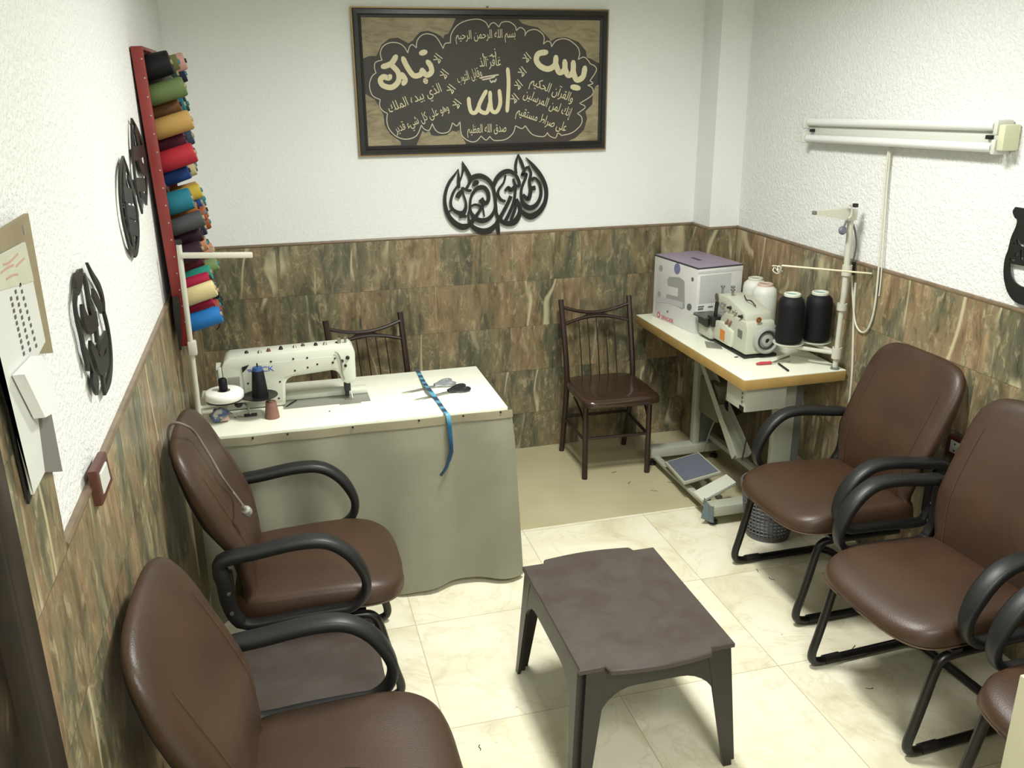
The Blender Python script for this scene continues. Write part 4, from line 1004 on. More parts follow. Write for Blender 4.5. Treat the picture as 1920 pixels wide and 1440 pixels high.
for px, py in ((474, 820), (539, 812), (661, 798), (785, 784), (868, 774), (938, 767)):
    p = on_y(px, py, TY0 - 0.012)
    MB().lathe([(0, 0), (0.0045, 0), (0.003, 0.004), (0, 0.005)], 8, rot_to((0, -1, 0), (p.x, TY0 - 0.018, min(p.z, 0.748)))).build('tack', M_DKM, sk, M=Matrix.Translation(-Vector(sk.location)))

# ---- the long-arm machine on it
ma = thing('sewing_machine', 'white industrial lockstitch sewing machine on the left table', 'sewing machine', (0.42, -1.0, 0.76)); MM = Matrix.Translation((-0.42, 1.0, -0.76))
BKM = lambda y: frame_m((0, y, 0), (1, 0, 0), (0, 0, 1), (0, -1, 0))
head = [(0.160, 0.7625), (0.158, 0.942), (0.168, 0.966), (0.192, 0.980), (0.655, 0.988), (0.668, 0.980), (0.674, 0.960), (0.672, 0.850), (0.664, 0.832), (0.634, 0.828), (0.618, 0.838), (0.611, 0.856), (0.602, 0.880), (0.584, 0.892), (0.424, 0.880), (0.404, 0.872), (0.394, 0.855), (0.386, 0.7625)]
MB().prism(head, -0.060, 0.060, BKM(-0.995), bev=0.009).build('body', M_WHM, ma, M=MM)
MB().prism([(0.236, 0.785), (0.234, 0.935), (0.262, 0.945), (0.596, 0.953), (0.600, 0.898), (0.585, 0.901), (0.418, 0.889), (0.392, 0.882), (0.382, 0.862), (0.376, 0.785)], 0.0, 0.004, BKM(-1.0552), bev=0.001).build('face_plate', M_WHM2, ma, M=MM)
MB().prism([(0.234, 0.915), (0.234, 0.938), (0.262, 0.9455), (0.250, 0.93)], 0.0, 0.0048, BKM(-1.0552)).build('oil_window', M_DKM, ma, M=MM)
MB().prism([(0.175, 0.86), (0.22, 0.86), (0.222, 0.90), (0.178, 0.90)], 0.0, 0.002, BKM(-1.055)).build('rating_plate', M_GSTEEL, ma, M=MM)
MB().box((0.55, -0.965, 0.772), (0.34, 0.06, 0.022), bev=0.005).build('bed', M_WHM, ma, M=MM)
for px, py in ((508, 678), (550, 673), (576, 671), (553, 695), (577, 689), (595, 683), (465, 719), (525, 716), (523, 747)):
    p = on_y(px, py, -1.06); MB().lathe([(0, 0), (0.004, 0), (0.004, 0.002), (0, 0.003)], 10, rot_to((0, -1, 0), (p.x, -1.0585, p.z))).build('screw', M_DKM, ma, M=MM)
# tension unit, thread guides and knobs on the needle head
for px, py, r in ((624, 680, .005), (642, 677, .006), (652, 671, .008), (648, 686, .006), (628, 672, .004)):
    p = on_y(px, py, -1.06); MB().lathe([(0, 0), (r, 0), (r, 0.006), (r * 0.6, 0.010), (0, 0.011)], 12, rot_to((0, -1, 0), (p.x, -1.054, p.z))).build('tension_knob', M_DKM, ma, M=MM)
MB().tube(cr([tuple(on_y(a, b, -1.062)) for a, b in ((628, 660), (634, 664), (640, 680), (642, 700), (646, 712))], 4), 0.003, 8).build('take_up_lever', M_STEEL, ma, M=MM)
p = on_y(651, 722, -1.03)
MB().box((p.x, -1.03, 0.812), (0.026, 0.034, 0.034), bev=0.004).build('needle_clamp', M_BLKP, ma, M=MM)
MB().box((p.x - 0.002, -1.03, 0.785), (0.016, 0.022, 0.03), bev=0.003).build('presser_bar', M_BLKP, ma, M=MM)
MB().tube([(p.x - 0.004, -1.03, 0.80), (p.x - 0.004, -1.03, 0.763)], 0.002, 6).build('needle', M_STEEL, ma, M=MM)
MB().prism([(-0.012, -0.02), (0.012, -0.02), (0.012, 0.012), (0.004, 0.022), (-0.004, 0.022), (-0.012, 0.012)], 0.0, 0.004, Matrix.Translation((p.x, -1.035, 0.7625))).build('presser_foot', M_STEEL, ma, M=MM)
MB().tube([(p.x + 0.014, -1.04, 0.79), (p.x + 0.016, -1.055, 0.768)], 0.0025, 6).build('finger_guard', M_STEEL, ma, M=MM)
rr_ = random.Random(3)
for i in range(9):
    x = 0.26 + i * 0.044 + rr_.uniform(-.008, .008); h = rr_.uniform(0.006, 0.016)
    z = 0.980 + (x - 0.192) / 0.463 * 0.008 - 0.002
    (MB().lathe([(0, 0), (0.009, 0), (0.007, h * .6), (0.004, h), (0, h)], 10, Matrix.Translation((x, -1.01 + rr_.uniform(-.02, .03), z)))).build('thread_guide', (M_DKM, M_STEEL, mat('rust_brown', (92, 62, 44), 0.5))[i % 3], ma, M=MM)
MB().tube([(0.618, -1.0, 0.985), (0.618, -1.0, 1.008)], 0.007, 10).build('head_post', M_STEEL, ma, M=MM)
MB().tube([(0.642, -1.0, 0.985), (0.642, -1.0, 1.012)], 0.005, 10).build('head_post', M_STEEL, ma, M=MM)
MB().lathe([(0, 0), (0.045, 0), (0.05, 0.006), (0.05, 0.022), (0.03, 0.026), (0, 0.026)], 24, rot_to((-1, 0, 0), (0.158, -0.995, 0.895))).build('handwheel', M_WHM2, ma, M=MM)
MB().box((0.150, -1.048, 0.90), (0.014, 0.02, 0.085), bev=0.003).build('side_cover', M_WHM2, ma, M=MM)
M_BLUEINK = mat('blue_lettering', (52, 92, 176), 0.5)
m = MB(); p = on_y(491, 693, -1.06)
add_text(m, 'JACK', 0.030, 0.0004, BKM(-1.0600) @ Matrix.Translation((p.x + 0.006, p.z, 0)), width=0.082)
m.build('lettering', M_BLUEINK, ma, M=MM, smooth=0)
m = MB()
for i in range(3): m.box((p.x - 0.048 + i * 0.003, -1.0596, p.z + 0.004 - i * 0.004), (0.018, 0.001, 0.0018))
m.build('speed_lines', M_BLUEINK, ma, M=MM, smooth=0)
# loose gauge plate, tweezers, table screws
gp = MB().box((0.638, -1.10, 0.7615), (0.085, 0.012, 0.003), bev=0.001).build('gauge_plate', M_GSTEEL, None); tag(gp, 'small grey metal gauge strip on the table in front of the needle', 'tool'); origin_to(gp, (0.638, -1.10, 0.76))
tz = MB().tube([(0.386, -1.072, 0.763), (0.408, -1.038, 0.764), (0.430, -1.004, 0.763)], [0.002, 0.0035, 0.0025], 6).build('tweezers', M_DKM, None); tag(tz, 'small dark tweezers lying at the foot of the white machine', 'tool'); origin_to(tz, (0.408, -1.038, 0.76))
for i, (a, b_) in enumerate(((618, 771), (441, 783), (424, 783))):
    p = on_z(a, b_, 0.76); MB().lathe([(0, 0), (0.0045, 0), (0.0035, 0.0012), (0, 0.0015)], 10, Matrix.Translation((p.x, p.y, 0.76))).build('table_screw', M_DKM, t1, M=TT)

# ---- thread stand clamped at the table's left end
ts = thing('thread_stand', 'tall cream thread stand with two round trays at the left end of the table', 'thread stand', (0.068, -1.188, 0.76)); TSM = Matrix.Translation((-0.068, 1.188, -0.76))
M_STAND = mat('stand_cream', (194, 193, 178), 0.4)
pb_, pt_ = Vector((0.068, -1.188, 0.76)), on_y(335, 458, -1.255)
MB().tube([pb_ + Vector((0, 0, 0.0012)), pt_], 0.0095, 12).build('pole', M_STAND, ts, M=TSM)
MB().lathe([(0, 0), (0.011, 0), (0.011, 0.016), (0, 0.018)], 12, Matrix.Translation(pt_)).build('pole_cap', M_BLKP, ts, M=TSM)
MB().lathe([(0.010, 0), (0.022, 0), (0.020, 0.03), (0.012, 0.04), (0.010, 0.10)], 16, Matrix.Translation(pb_ + Vector((0, 0, 0.0012)))).build('base_clamp', M_STAND, ts, M=TSM)
a_, b_ = on_y(338, 479, -1.252), on_y(474, 478, -1.235)
MB().box((0, 0, 0), (abs(b_.x - a_.x), 0.02, 0.020), Matrix.Translation((a_ + b_) / 2) @ Vector((1, 0, 0)).rotation_difference((b_ - a_).normalized()).to_matrix().to_4x4(), bev=0.004).build('guide_arm', M_STAND, ts, M=TSM)
p = on_y(397, 474, -1.245); MB().tube([(p.x, p.y, p.z - 0.02), (p.x, p.y, p.z + 0.022)], 0.004, 8).build('thread_eye', M_STEEL, ts, M=TSM)
p = on_y(361, 652, -1.216); MB().box((p.x, p.y, p.z), (0.03, 0.03, 0.055), bev=0.005).build('pole_joint', M_STAND, ts, M=TSM)
d1, d2 = on_y(421, 745, -1.16), on_y(488, 741, -1.15)
zt_ = 0.842
MB().tube([(0.07, -1.19, zt_ - 0.008), (d1.x, d1.y, zt_ - 0.008), (d2.x, d2.y, zt_ - 0.008)], 0.007, 8).build('tray_arm', M_STAND, ts, M=TSM)
for d in (d1, d2):
    MB().lathe([(0, 0), (0.058, 0), (0.066, 0.004), (0.066, 0.007), (0.056, 0.004), (0, 0.004)], 28, Matrix.Translation((d.x, d.y, zt_))).build('spool_tray', M_DKM, ts, M=TSM)
    MB().tube([(d.x, d.y, zt_), (d.x, d.y, zt_ + (0.07 if d is d1 else 0.135))], 0.003, 8).build('spindle', M_DKM, ts, M=TSM)
ro = MB().lathe([(0.024, 0.0085), (0.066, 0.0085), (0.072, 0.014), (0.072, 0.034), (0.064, 0.042), (0.024, 0.042), (0.024, 0.0085)], 32).build('tape_roll', mat('white_tape', (236, 236, 228), 0.6), None, smooth=50)
MB().lathe([(0.006, 0.009), (0.0235, 0.009), (0.0235, 0.036), (0.006, 0.036)], 20).build('core', mat('roll_core', (104, 84, 62), 0.7), ro)
ro.location = (d1.x, d1.y, zt_); tag(ro, 'flat white tape roll on the stand tray at the left end of the table', 'roll')
bb = MB().lathe([(0.0045, 0.036), (0.014, 0.036), (0.016, 0.040), (0.016, 0.078), (0.012, 0.084), (0.0045, 0.084)], 16).build('thread_spool', thread_mat('black'), None)
bb.location = (d1.x, d1.y, zt_ + 0.006); tag(bb, 'small black thread spool standing in the middle of the white tape roll', 'spool')
bc = MB().lathe([(0.004, 0.005), (0.031, 0.005), (0.029, 0.03), (0.022, 0.105), (0.020, 0.108), (0.004, 0.108)], 24).build('thread_cone', thread_mat('black'), None)
MB().lathe([(0.0035, 0.10), (0.021, 0.106), (0.018, 0.120), (0.0035, 0.122)], 20).build('core', mat('blue_plastic', (44, 78, 128), 0.4), bc)
bc.location = (d2.x, d2.y, zt_); tag(bc, 'black thread cone with a blue tip on the left stand tray', 'thread cone')
p = on_z(511, 786, 0.76)
br2 = MB().lathe([(0.006, 0.0), (0.028, 0.0), (0.027, 0.010), (0.020, 0.066), (0.006, 0.066)], 24).build('thread_cone', mat('brown_thread', (128, 92, 80), 0.55, var=0.08, vscale=60), None)
br2.location = (p.x, p.y + 0.02, 0.76); tag(br2, 'brown thread cone standing on the left table below the tray', 'thread cone')
MB().lathe([(0.002, 0.0665), (0.010, 0.0665), (0.009, 0.070), (0.002, 0.070)], 16).build('core', M_CORE, br2)
# bobbin winder and a small crumpled bag
bw = thing('bobbin_winder', 'small steel bobbin winder on the left table below the trays', 'bobbin winder', (0.245, -1.13, 0.76)); BM_ = Matrix.Translation((-0.245, 1.13, -0.76))
MB().box((0.25, -1.13, 0.764), (0.05, 0.022, 0.008), bev=0.003).build('base', M_DKM, bw, M=BM_)
MB().tube(cr([(0.25, -1.13, 0.766), (0.24, -1.12, 0.80), (0.215, -1.11, 0.815), (0.18, -1.11, 0.812)], 4), 0.004, 8).build('arm', M_STEEL, bw, M=BM_)
MB().lathe([(0, 0), (0.016, 0), (0.016, 0.008), (0, 0.01)], 16, rot_to((0, -1, 0.3), (0.21, -1.115, 0.81))).build('wheel', M_DKM, bw, M=BM_)
MB().tube([(0.225, -1.14, 0.764), (0.20, -1.16, 0.775), (0.175, -1.15, 0.79)], 0.003, 8).build('lever', M_STEEL, bw, M=BM_)
rr_ = random.Random(11)
t_ = bmesh.new(); bmesh.ops.create_icosphere(t_, subdivisions=3, radius=1)
for v in t_.verts:
    k = 1 + 0.18 * sin(v.co.x * 5 + 1) * cos(v.co.y * 6) + 0.1 * sin(v.co.z * 9); v.co = Vector((v.co.x * 0.036 * k, v.co.y * 0.028 * k, max(0, 0.025 + v.co.z * 0.027 * k)))
m = MB(); m._merge(t_)
M_BAG = NT('printed_bag'); s_ = M_BAG; v_ = s_.obj(); s_.link(s_.ramp(s_.noise(v_, 30, 3, 0.5), [(0.36, srgb(196, 196, 186)), (0.46, srgb(70, 96, 150)), (0.54, srgb(120, 120, 100)), (0.62, srgb(190, 160, 150))]), s_.b.inputs['Base Color']); M_BAG = s_.m
bg = m.build('plastic_bag', M_BAG, None); bg.location = (0.14, -1.160, 0.76); tag(bg, 'small crumpled blue and pink printed bag by the stand foot', 'bag')
# ---- scissors
def scissors(label, tip, hand, mh, seed):
    tip, hand = Vector(tip), Vector(hand); d = (hand - tip); L = d.length; ang = math.atan2(d.y, d.x)
    t = thing('scissors', label, 'scissors', (tip.x, tip.y, HT1), ang, 'scissors on the left table')
    for s2 in (-1, 1):
        a = radians(3.2) * s2; R_ = Matrix.Translation((L * 0.55, 0, 0.002 + 0.003 * (s2 > 0))) @ Matrix.Rotation(a, 4, 'Z') @ Matrix.Translation((-L * 0.55, 0, 0))
        MB().prism([(0, 0), (L * 0.30, 0.006), (L * 0.55, 0.008), (L * 0.66, 0.006), (L * 0.66, -0.006), (L * 0.55, -0.007), (L * 0.3, -0.004)], 0, 0.0025, R_).build('blade', M_STEEL, t, smooth=0)
        lp_ = cr([(L * 0.64, 0.0, 0.007), (L * 0.74, 0.010 * s2, 0.008), (L * 0.86, 0.026 * s2, 0.008), (L * 0.97, 0.026 * s2, 0.008), (L, 0.010 * s2, 0.008), (L * 0.93, -0.001 * s2, 0.008), (L * 0.80, 0.0, 0.008)], 5, closed=True)
        MB().tube([R_ @ Vector(q) for q in lp_], 0.0062, 8, closed=True).build('handle', mh, t)
    MB().lathe([(0, 0), (0.004, 0), (0.004, 0.003), (0, 0.004)], 10, Matrix.Translation((L * 0.55, 0, 0.007))).build('pivot_screw', M_STEEL, t)
scissors('silver handled scissors on the left table, the farther pair', (0.855, -1.045, .76), (1.085, -0.975, .76), mat('silver_handle', (172, 176, 182), 0.25, metal=0.7), 1)
scissors('black handled scissors on the left table, the nearer pair', (0.892, -1.145, .76), (1.128, -1.060, .76), mat('black_handle', (26, 26, 30), 0.35), 2)
# ---- tape measure draped over the edge
M_TAPE = NT('blue_tape'); s_ = M_TAPE; v_ = s_.obj(); w_ = s_.n.new('ShaderNodeTexWave'); w_.inputs['Scale'].default_value = 4.2; w_.bands_direction = 'Y'; w_.inputs['Distortion'].default_value = 2.5; s_.link(v_, w_.inputs[0])
s_.link(s_.ramp(w_.outputs['Fac'], [(0.2, srgb(24, 54, 78)), (0.5, srgb(36, 92, 128)), (0.85, srgb(84, 144, 170))]), s_.b.inputs['Base Color']); s_.b.inputs['Roughness'].default_value = 0.35; M_TAPE = s_.m
top = [on_z(a, b_, 0.764) for a, b_ in ((783, 694), (789, 706))] + [on_z(795, 717, 0.770), on_z(803, 728, 0.782), on_z(810, 737, 0.776), on_z(818, 748, 0.764), on_z(834, 771, 0.764)]
fy = TY0 - 0.026
dn = [on_y(839, 776, TY0 - 0.012)] + [on_y(a, b_, fy - k) for a, b_, k in ((842, 790, 0), (844, 815, 0.006), (846, 842, 0.012), (845, 852, 0.014), (837, 876, 0.02), (826, 892, 0.024))]
path = [Vector(q) for q in cr([tuple(q) for q in top + dn], 5)]
m = MB(); n_ = len(path)
sides = []
for i, q in enumerate(path):
    d = (path[min(i + 1, n_ - 1)] - path[max(i - 1, 0)]).normalized()
    sd = Vector((1, 0.22, 0)) if True else 0
    sd = (sd - d * sd.dot(d)).normalized(); nn = sd.cross(d).normalized(); hw = 0.009 * (1 if i < n_ - 8 else 0.75)
    sides.append([q + sd * hw + nn * 0.0006, q - sd * hw + nn * 0.0006, q - sd * hw - nn * 0.0006, q + sd * hw - nn * 0.0006])
tp = m.rings(sides).build('tape_measure', M_TAPE, None); tag(tp, 'blue tape measure lying across the left table and hanging over its front edge', 'tape measure'); origin_to(tp, (0.97, -1.0, 0.76))
# ---- grey lead with plug draped over the armchair back
M_GLEAD = mat('grey_lead', (112, 104, 98), 0.5)
def back_pt(px, py, off=0.027):
    x = 0.15
    for _ in range(12):
        p = on_x(px, py, x); x = 0.5 * x + 0.5 * (0.378 + xfb(min(max(p.z, 0.43), 0.99)) + off)
    return on_x(px, py, x)
def xfb(z):
    k = [(0.42, -0.130), (0.54, -0.138), (0.62, -0.150), (0.70, -0.182), (0.80, -0.226), (0.88, -0.262), (1.0, -0.312)]
    for (a, xa), (b2, xb) in zip(k, k[1:]):
        if z <= b2: return xa + (xb - xa) * max(0, (z - a)) / (b2 - a)
    return k[-1][1]
LEADP = [tuple(back_pt(a, b2)) for a, b2 in ((352, 800), (366, 812), (382, 836), (400, 866), (418, 897), (440, 927), (456, 949))]
LEADP = [(LEADP[0][0] - 0.066, LEADP[0][1] + 0.03, LEADP[0][2] - 0.10), (LEADP[0][0] - 0.058, LEADP[0][1] + 0.01, LEADP[0][2] - 0.01), (LEADP[0][0] - 0.034, LEADP[0][1] - 0.005, LEADP[0][2] + 0.018)] + LEADP
ld = thing('power_lead', 'grey mains lead with plug draped over the back of a left armchair', 'cable', LEADP[-1]); LDM = Matrix.Translation(-Vector(LEADP[-1]))
MB().tube(cr(LEADP, 5), 0.0042, 8).build('cable', M_GLEAD, ld, M=LDM)
e0, e1 = Vector(LEADP[-1]), back_pt(468, 966, 0.032); dv = (e1 - e0).normalized()
MB().lathe([(0.004, 0), (0.006, 0.004), (0.007, 0.016), (0.014, 0.022), (0.016, 0.034), (0.015, 0.042), (0, 0.043)], 16, rot_to(dv, e0)).build('plug', mat('plug_grey', (146, 144, 136), 0.45), ld, M=LDM)
for k in (-1, 1):
    sd = dv.cross(Vector((1, 0, 0))).normalized() * 0.007 * k
    MB().tube([e0 + dv * 0.042 + sd, e0 + dv * 0.060 + sd], 0.0024, 8).build('pin', M_STEEL, ld, M=LDM)
# ================================================================== overlock table on the right
M_WOODE = mat('ochre_edge', (168, 138, 82), 0.45, var=0.1)
M_FRM = mat('stand_grey_paint', (170, 172, 156), 0.42)
M_FRMD = mat('stand_grey_dark', (104, 108, 104), 0.45)
X0, X1, Y0, Y1 = 2.298, W - 0.030, -1.292, -0.10
t2 = thing('overlock_table', 'white topped overlock sewing table with ochre edges against the right wall', 'table', (2.56, -0.7, 0)); T2 = Matrix.Translation((-2.56, 0.7, 0))
MB().box(((X0 + X1) / 2, (Y0 + Y1) / 2, 0.7585), (X1 - X0 - 0.002, Y1 - Y0 - 0.002, 0.003)).build('laminate_top', M_LAM, t2, M=T2, smooth=0)
MB().box(((X0 + X1) / 2, (Y0 + Y1) / 2, 0.734), (X1 - X0, Y1 - Y0, 0.046), bev=0.002).build('edged_board', M_WOODE, t2, M=T2)
for y, nm in ((-0.425, 0), (-1.135, 1)):
    MB().box((2.47, y, 0.075), (0.42, 0.075, 0.05), bev=0.004).build('foot_bar', M_FRM, t2, M=T2)
    for x in (2.285, 2.655): MB().lathe([(0, 0), (0.022, 0), (0.020, 0.014), (0.010, 0.020), (0.010, 0.052), (0, 0.052)], 16, Matrix.Translation((x, y, 0))).build('levelling_foot', M_BLKP, t2, M=T2)
    if nm == 0:
        MB().box((2.530, y, 0.405), (0.034, 0.045, 0.615), bev=0.003).build('leg_post', M_FRM, t2, M=T2)
        MB().box((2.592, y + 0.004, 0.405), (0.09, 0.024, 0.61), bev=0.003).build('post_sleeve', M_FRMD, t2, M=T2)
    else:
        MB().box((2.605, y, 0.405), (0.10, 0.035, 0.615), bev=0.003).build('leg_post', M_FRM, t2, M=T2)
        MB().box((2.675, y + 0.004, 0.405), (0.05, 0.024, 0.61), bev=0.003).build('post_sleeve', M_FRMD, t2, M=T2)
MB().box((2.625, -0.78, 0.13), (0.03, 0.72, 0.03), bev=0.003).build('cross_bar', M_FRM, t2, M=T2)
MB().box((2.292, -0.78, 0.052), (0.035, 0.70, 0.018), bev=0.003).build('treadle_rail', M_FRM, t2, M=T2)
# sloping waste chute below the machine
def chute(k):
    a = Vector((2.47, -0.50, 0.69)).lerp(Vector((2.50, -0.965, 0.235)), k); w = 0.018 + 0.026 * k; dp = 0.03 + 0.02 * k
    n = Vector((0, -0.69, 0.72)).normalized()
    return [a + Vector((-w, 0, 0)) + n * dp, a + Vector((-w, 0, 0)), a + Vector((w, 0, 0)), a + Vector((w, 0, 0)) + n * dp, a + Vector((w - 0.004, 0, 0)) + n * dp, a + Vector((w - 0.004, 0, 0)) + n * 0.004, a + Vector((-w + 0.004, 0, 0)) + n * 0.004, a + Vector((-w + 0.004, 0, 0)) + n * dp]
MB().rings([chute(k / 6) for k in range(7)]).build('waste_chute', M_FRM, t2, M=T2, smooth=20)
MB().box((2.56, -0.66, 0.44), (0.18, 0.20, 0.20), bev=0.012).build('motor', mat('motor_olive', (92, 92, 74), 0.5), t2, M=T2)
MB().lathe([(0, 0), (0.05, 0), (0.055, 0.01), (0.055, 0.028), (0, 0.03)], 20, rot_to((0, -1, 0), (2.56, -0.76, 0.44))).build('motor_pulley', M_DKM, t2, M=T2)
cb = thing('control_box', 'white motor control box screwed under the near corner of the overlock table', 'control box', (2.42, -1.16, 0.59)); CBM = Matrix.Translation((-2.42, 1.16, -0.59))
MB().box((2.437, -1.165, 0.645), (0.205, 0.17, 0.108), bev=0.006).build('case', M_WHM2, cb, M=CBM)
MB().box((2.333, -1.225, 0.605), (0.003, 0.035, 0.022)).build('display', M_DKM, cb, M=CBM)
for i in range(3): MB().lathe([(0, 0), (0.006, 0), (0.006, 0.003), (0, 0.003)], 10, rot_to((-1, 0, 0), (2.335, -1.225, 0.635 + 0.020 * i))).build('button', M_FRMD, cb, M=CBM)
MB().box((2.437, -1.16, 0.7035), (0.12, 0.10, 0.008)).build('bracket', M_DKM, cb, M=CBM)
MB().tube(cr([(2.40, -1.19, 0.595), (2.40, -1.18, 0.45), (2.42, -1.12, 0.30)], 5), 0.0035, 6).build('cable', M_DKM, cb, M=CBM)
# two foot pedals on the rail
def pedal(label, quad, mpad, zb, zt):
    q = [on_z(a, b_, z) for (a, b_), z in zip(quad, (zb, zt, zt, zb))]
    c_ = sum((Vector(p) for p in q), Vector()) / 4
    t = thing('treadle_pedal', label, 'pedal', (c_.x, c_.y, 0.06), 0, 'treadle pedals under the overlock table')
    Mq = Matrix.Translation((-c_.x, -c_.y, -0.06))
    def sc_(k, dz): return [c_ + (Vector(p) - c_) * k + Vector((0, 0, dz)) for p in q]
    MB().rings([sc_(0.98, -0.014), sc_(1.0, -0.008), sc_(1.0, 0.0), sc_(0.9, 0.001)]).build('plate', M_FRM if mpad else M_WHM, t, M=Mq, smooth=0)
    if mpad: MB().rings([sc_(0.90, 0.0005), sc_(0.90, 0.004), sc_(0.88, 0.005)]).build('rubber_pad', mpad, t, M=Mq, smooth=0)
    MB().lathe([(0, -0.012), (0.014, -0.012), (0.014, 0.012), (0, 0.012)], 14, Mq @ rot_to((0, 1, 0), (c_.x - 0.02, q[3].y + 0.0, c_.z - 0.03))).build('hinge', M_STEEL, t)
    MB().box((c_.x, c_.y, (c_.z - 0.012 + 0.06) / 2), (0.03, 0.05, max(0.006, c_.z - 0.012 - 0.058)), Mq).build('mount', M_FRMD, t)
    return t
M_RUB = mat('blue_grey_rubber', (98, 104, 116), 0.6, bump=0.3, bscale=150)
pedal('square pedal with a blue-grey rubber pad under the overlock table', ((1282, 905), (1247, 866), (1310, 848), (1352, 885)), M_RUB, 0.075, 0.115) if False else None
def pedal2(label, quad, zs, mpad):
    q = [on_z(a, b_, z) for (a, b_), z in zip(quad, zs)]
    c_ = sum((Vector(p) for p in q), Vector()) / 4
    t = thing('treadle_pedal', label, 'pedal', (c_.x, c_.y, 0.06), 0, 'treadle pedals under the overlock table')
    Mq = Matrix.Translation((-c_.x, -c_.y, -0.06))
    def sc_(k, dz): return [c_ + (Vector(p) - c_) * k + Vector((0, 0, dz)) for p in q]
    pl = MB().rings([sc_(0.98, -0.016), sc_(1.0, -0.010), sc_(1.0, 0.0)]).build('plate', M_FRM if mpad else M_WHM, t, M=Mq, smooth=0)
    if mpad: MB().rings([sc_(0.90, 0.0), sc_(0.90, 0.004)]).build('rubber_pad', mpad, t, M=Mq, smooth=0)
    mid = (q[0] + q[3]) / 2
    MB().lathe([(0, -0.012), (0.015, -0.012), (0.015, 0.012), (0, 0.012)], 14, rot_to((0, 1, 0), (c_.x, (q[0].y + q[3].y) / 2 + 0.005, c_.z - 0.032))).build('hinge', M_STEEL, t, M=Mq)
    MB().box((2.305, c_.y, (c_.z + 0.038) / 2), (0.024, 0.04, max(0.01, c_.z - 0.086))).build('mount', M_FRMD, t, M=Mq)
pedal2('square pedal with a blue-grey rubber pad under the overlock table', ((1282, 905), (1247, 866), (1310, 848), (1352, 885)), (0.10, 0.10, 0.14, 0.14), M_RUB)
pedal2('narrow plain cream pedal beside the rubber padded one', ((1318, 938), (1300, 922), (1362, 889), (1380, 904)), (0.10, 0.10, 0.15, 0.15), None)
MB().tube(cr([(2.50, -0.60, 0.12), (2.52, -0.62, 0.25), (2.54, -0.66, 0.36)], 4), 0.004, 6).build('treadle_rod', M_STEEL, t2, M=T2)
# bluish plastic wrapped round the near foot end
wp = MB().grid(lambda u, v: Vector((2.256 + 0.004 * sin(u * 22) * (0.4 + v) + (0.02 - 0.04 * abs(u - 0.5)) * -1 + 0.012 * v * sin(u * 9), -1.185 + u * 0.10, 0.115 - v * 0.085 - 0.01 * sin(u * 7))), 16, 10, thick=0.002)
M_WRAP = mat('bluish_plastic', (140, 158, 164), 0.3); wpo = wp.build('plastic_wrap', M_WRAP, None); tag(wpo, 'scrap of bluish plastic wrapped on the near foot of the overlock table', 'plastic'); origin_to(wpo, (2.262, -1.135, 0.03))

# ---- boxed machine
M_CARD = mat('carton_white', (208, 208, 206), 0.5, var=0.03); M_CARDTOP = mat('carton_mauve', (146, 132, 152), 0.5, var=0.06); M_CARDDK = mat('carton_dark_edge', (52, 54, 60), 0.5)
A_, B_ = Vector((2.423, -0.562, 0.76)), Vector((2.372, -0.152, 0.76)); ux = (A_ - B_).normalized(); LBX = (A_ - B_).length; wx = Vector((-ux.y, ux.x, 0)); 
if wx.x < 0: wx = -wx
hb = (on_y(1312.5, 503, A_.y)).z - 0.76
DB = 0.268
bx = thing('machine_carton', 'white printed machine carton with a mauve top on the overlock table', 'box', (B_.x, B_.y, 0.76))
FB = frame_m((0, 0, 0), ux, wx, (0, 0, 1))          # local: x along the long face, y into depth, z up
MB().box((LBX / 2, DB / 2, hb / 2 - 0.003), (LBX, DB, hb - 0.006), bev=0.002).build('carton', M_CARD, bx, M=FB)
MB().box((LBX / 2, DB / 2, hb - 0.003), (LBX + 0.002, DB + 0.002, 0.006)).build('lid_edge', M_CARDDK, bx, M=FB, smooth=0)
MB().box((LBX / 2, DB / 2, hb + 0.001), (LBX - 0.004, DB - 0.004, 0.003)).build('lid', M_CARDTOP, bx, M=FB, smooth=0)
MB().prism([(-0.04, -0.008), (0.045, -0.012), (0.05, 0.006), (-0.035, 0.012)], 0, 0.001, Matrix.Translation((LBX * 0.5, DB * 0.45, hb + 0.0025))).build('hand_slot', M_CARDDK, bx, M=FB, smooth=0)
FACE = FB @ frame_m((0, -0.0004, 0), (1, 0, 0), (0, 0, 1), (0, -1, 0))   # decals on the long face: x along, y up
def dec(nm, poly, m_, z=0.0, th=0.0008): return MB().prism(poly, z, z + th, FACE).build(nm, m_, bx, smooth=0)
M_PGREY = mat('print_grey', (158, 158, 156), 0.5); M_PLG = mat('print_lightgrey', (188, 188, 188), 0.5); M_PDK = mat('print_dark', (104, 106, 112), 0.5); M_PPUR = mat('print_purple', (122, 122, 160), 0.5); M_PLIL = mat('print_lilac', (206, 190, 206), 0.5); M_PRED = mat('print_red', (190, 62, 84), 0.5)
def fx_(cx, cy):
    """Tracing of the printed long face: crop pixel to face coordinates."""
    px, py = 1200 + cx / 8, 460 + cy / 8
    d = ray(px, py); nrm = wx; t_ = (A_ - CAM).dot(nrm) / d.dot(nrm); p = CAM + d * t_ - B_
    return (p.dot(ux), p.z)
dec('lilac_edge', [fx_(*q) for q in ((232, 380), (250, 380), (216, 1040), (198, 1030))], M_PLIL)
dec('picture', [fx_(*q) for q in ((410, 520), (440, 470), (600, 480), (670, 540), (672, 940), (630, 960), (390, 800), (400, 730), (570, 770), (575, 640), (420, 600))], M_PGREY)
dec('picture_base', [fx_(*q) for q in ((250, 800), (400, 790), (640, 850), (640, 940), (430, 870), (250, 850))], M_PLG, 0.0004)
def disc(cx, cy, rx, ry): return [fx_(cx + rx * cos(a), cy + ry * sin(a)) for a in [2 * pi * i / 18 for i in range(18)]]
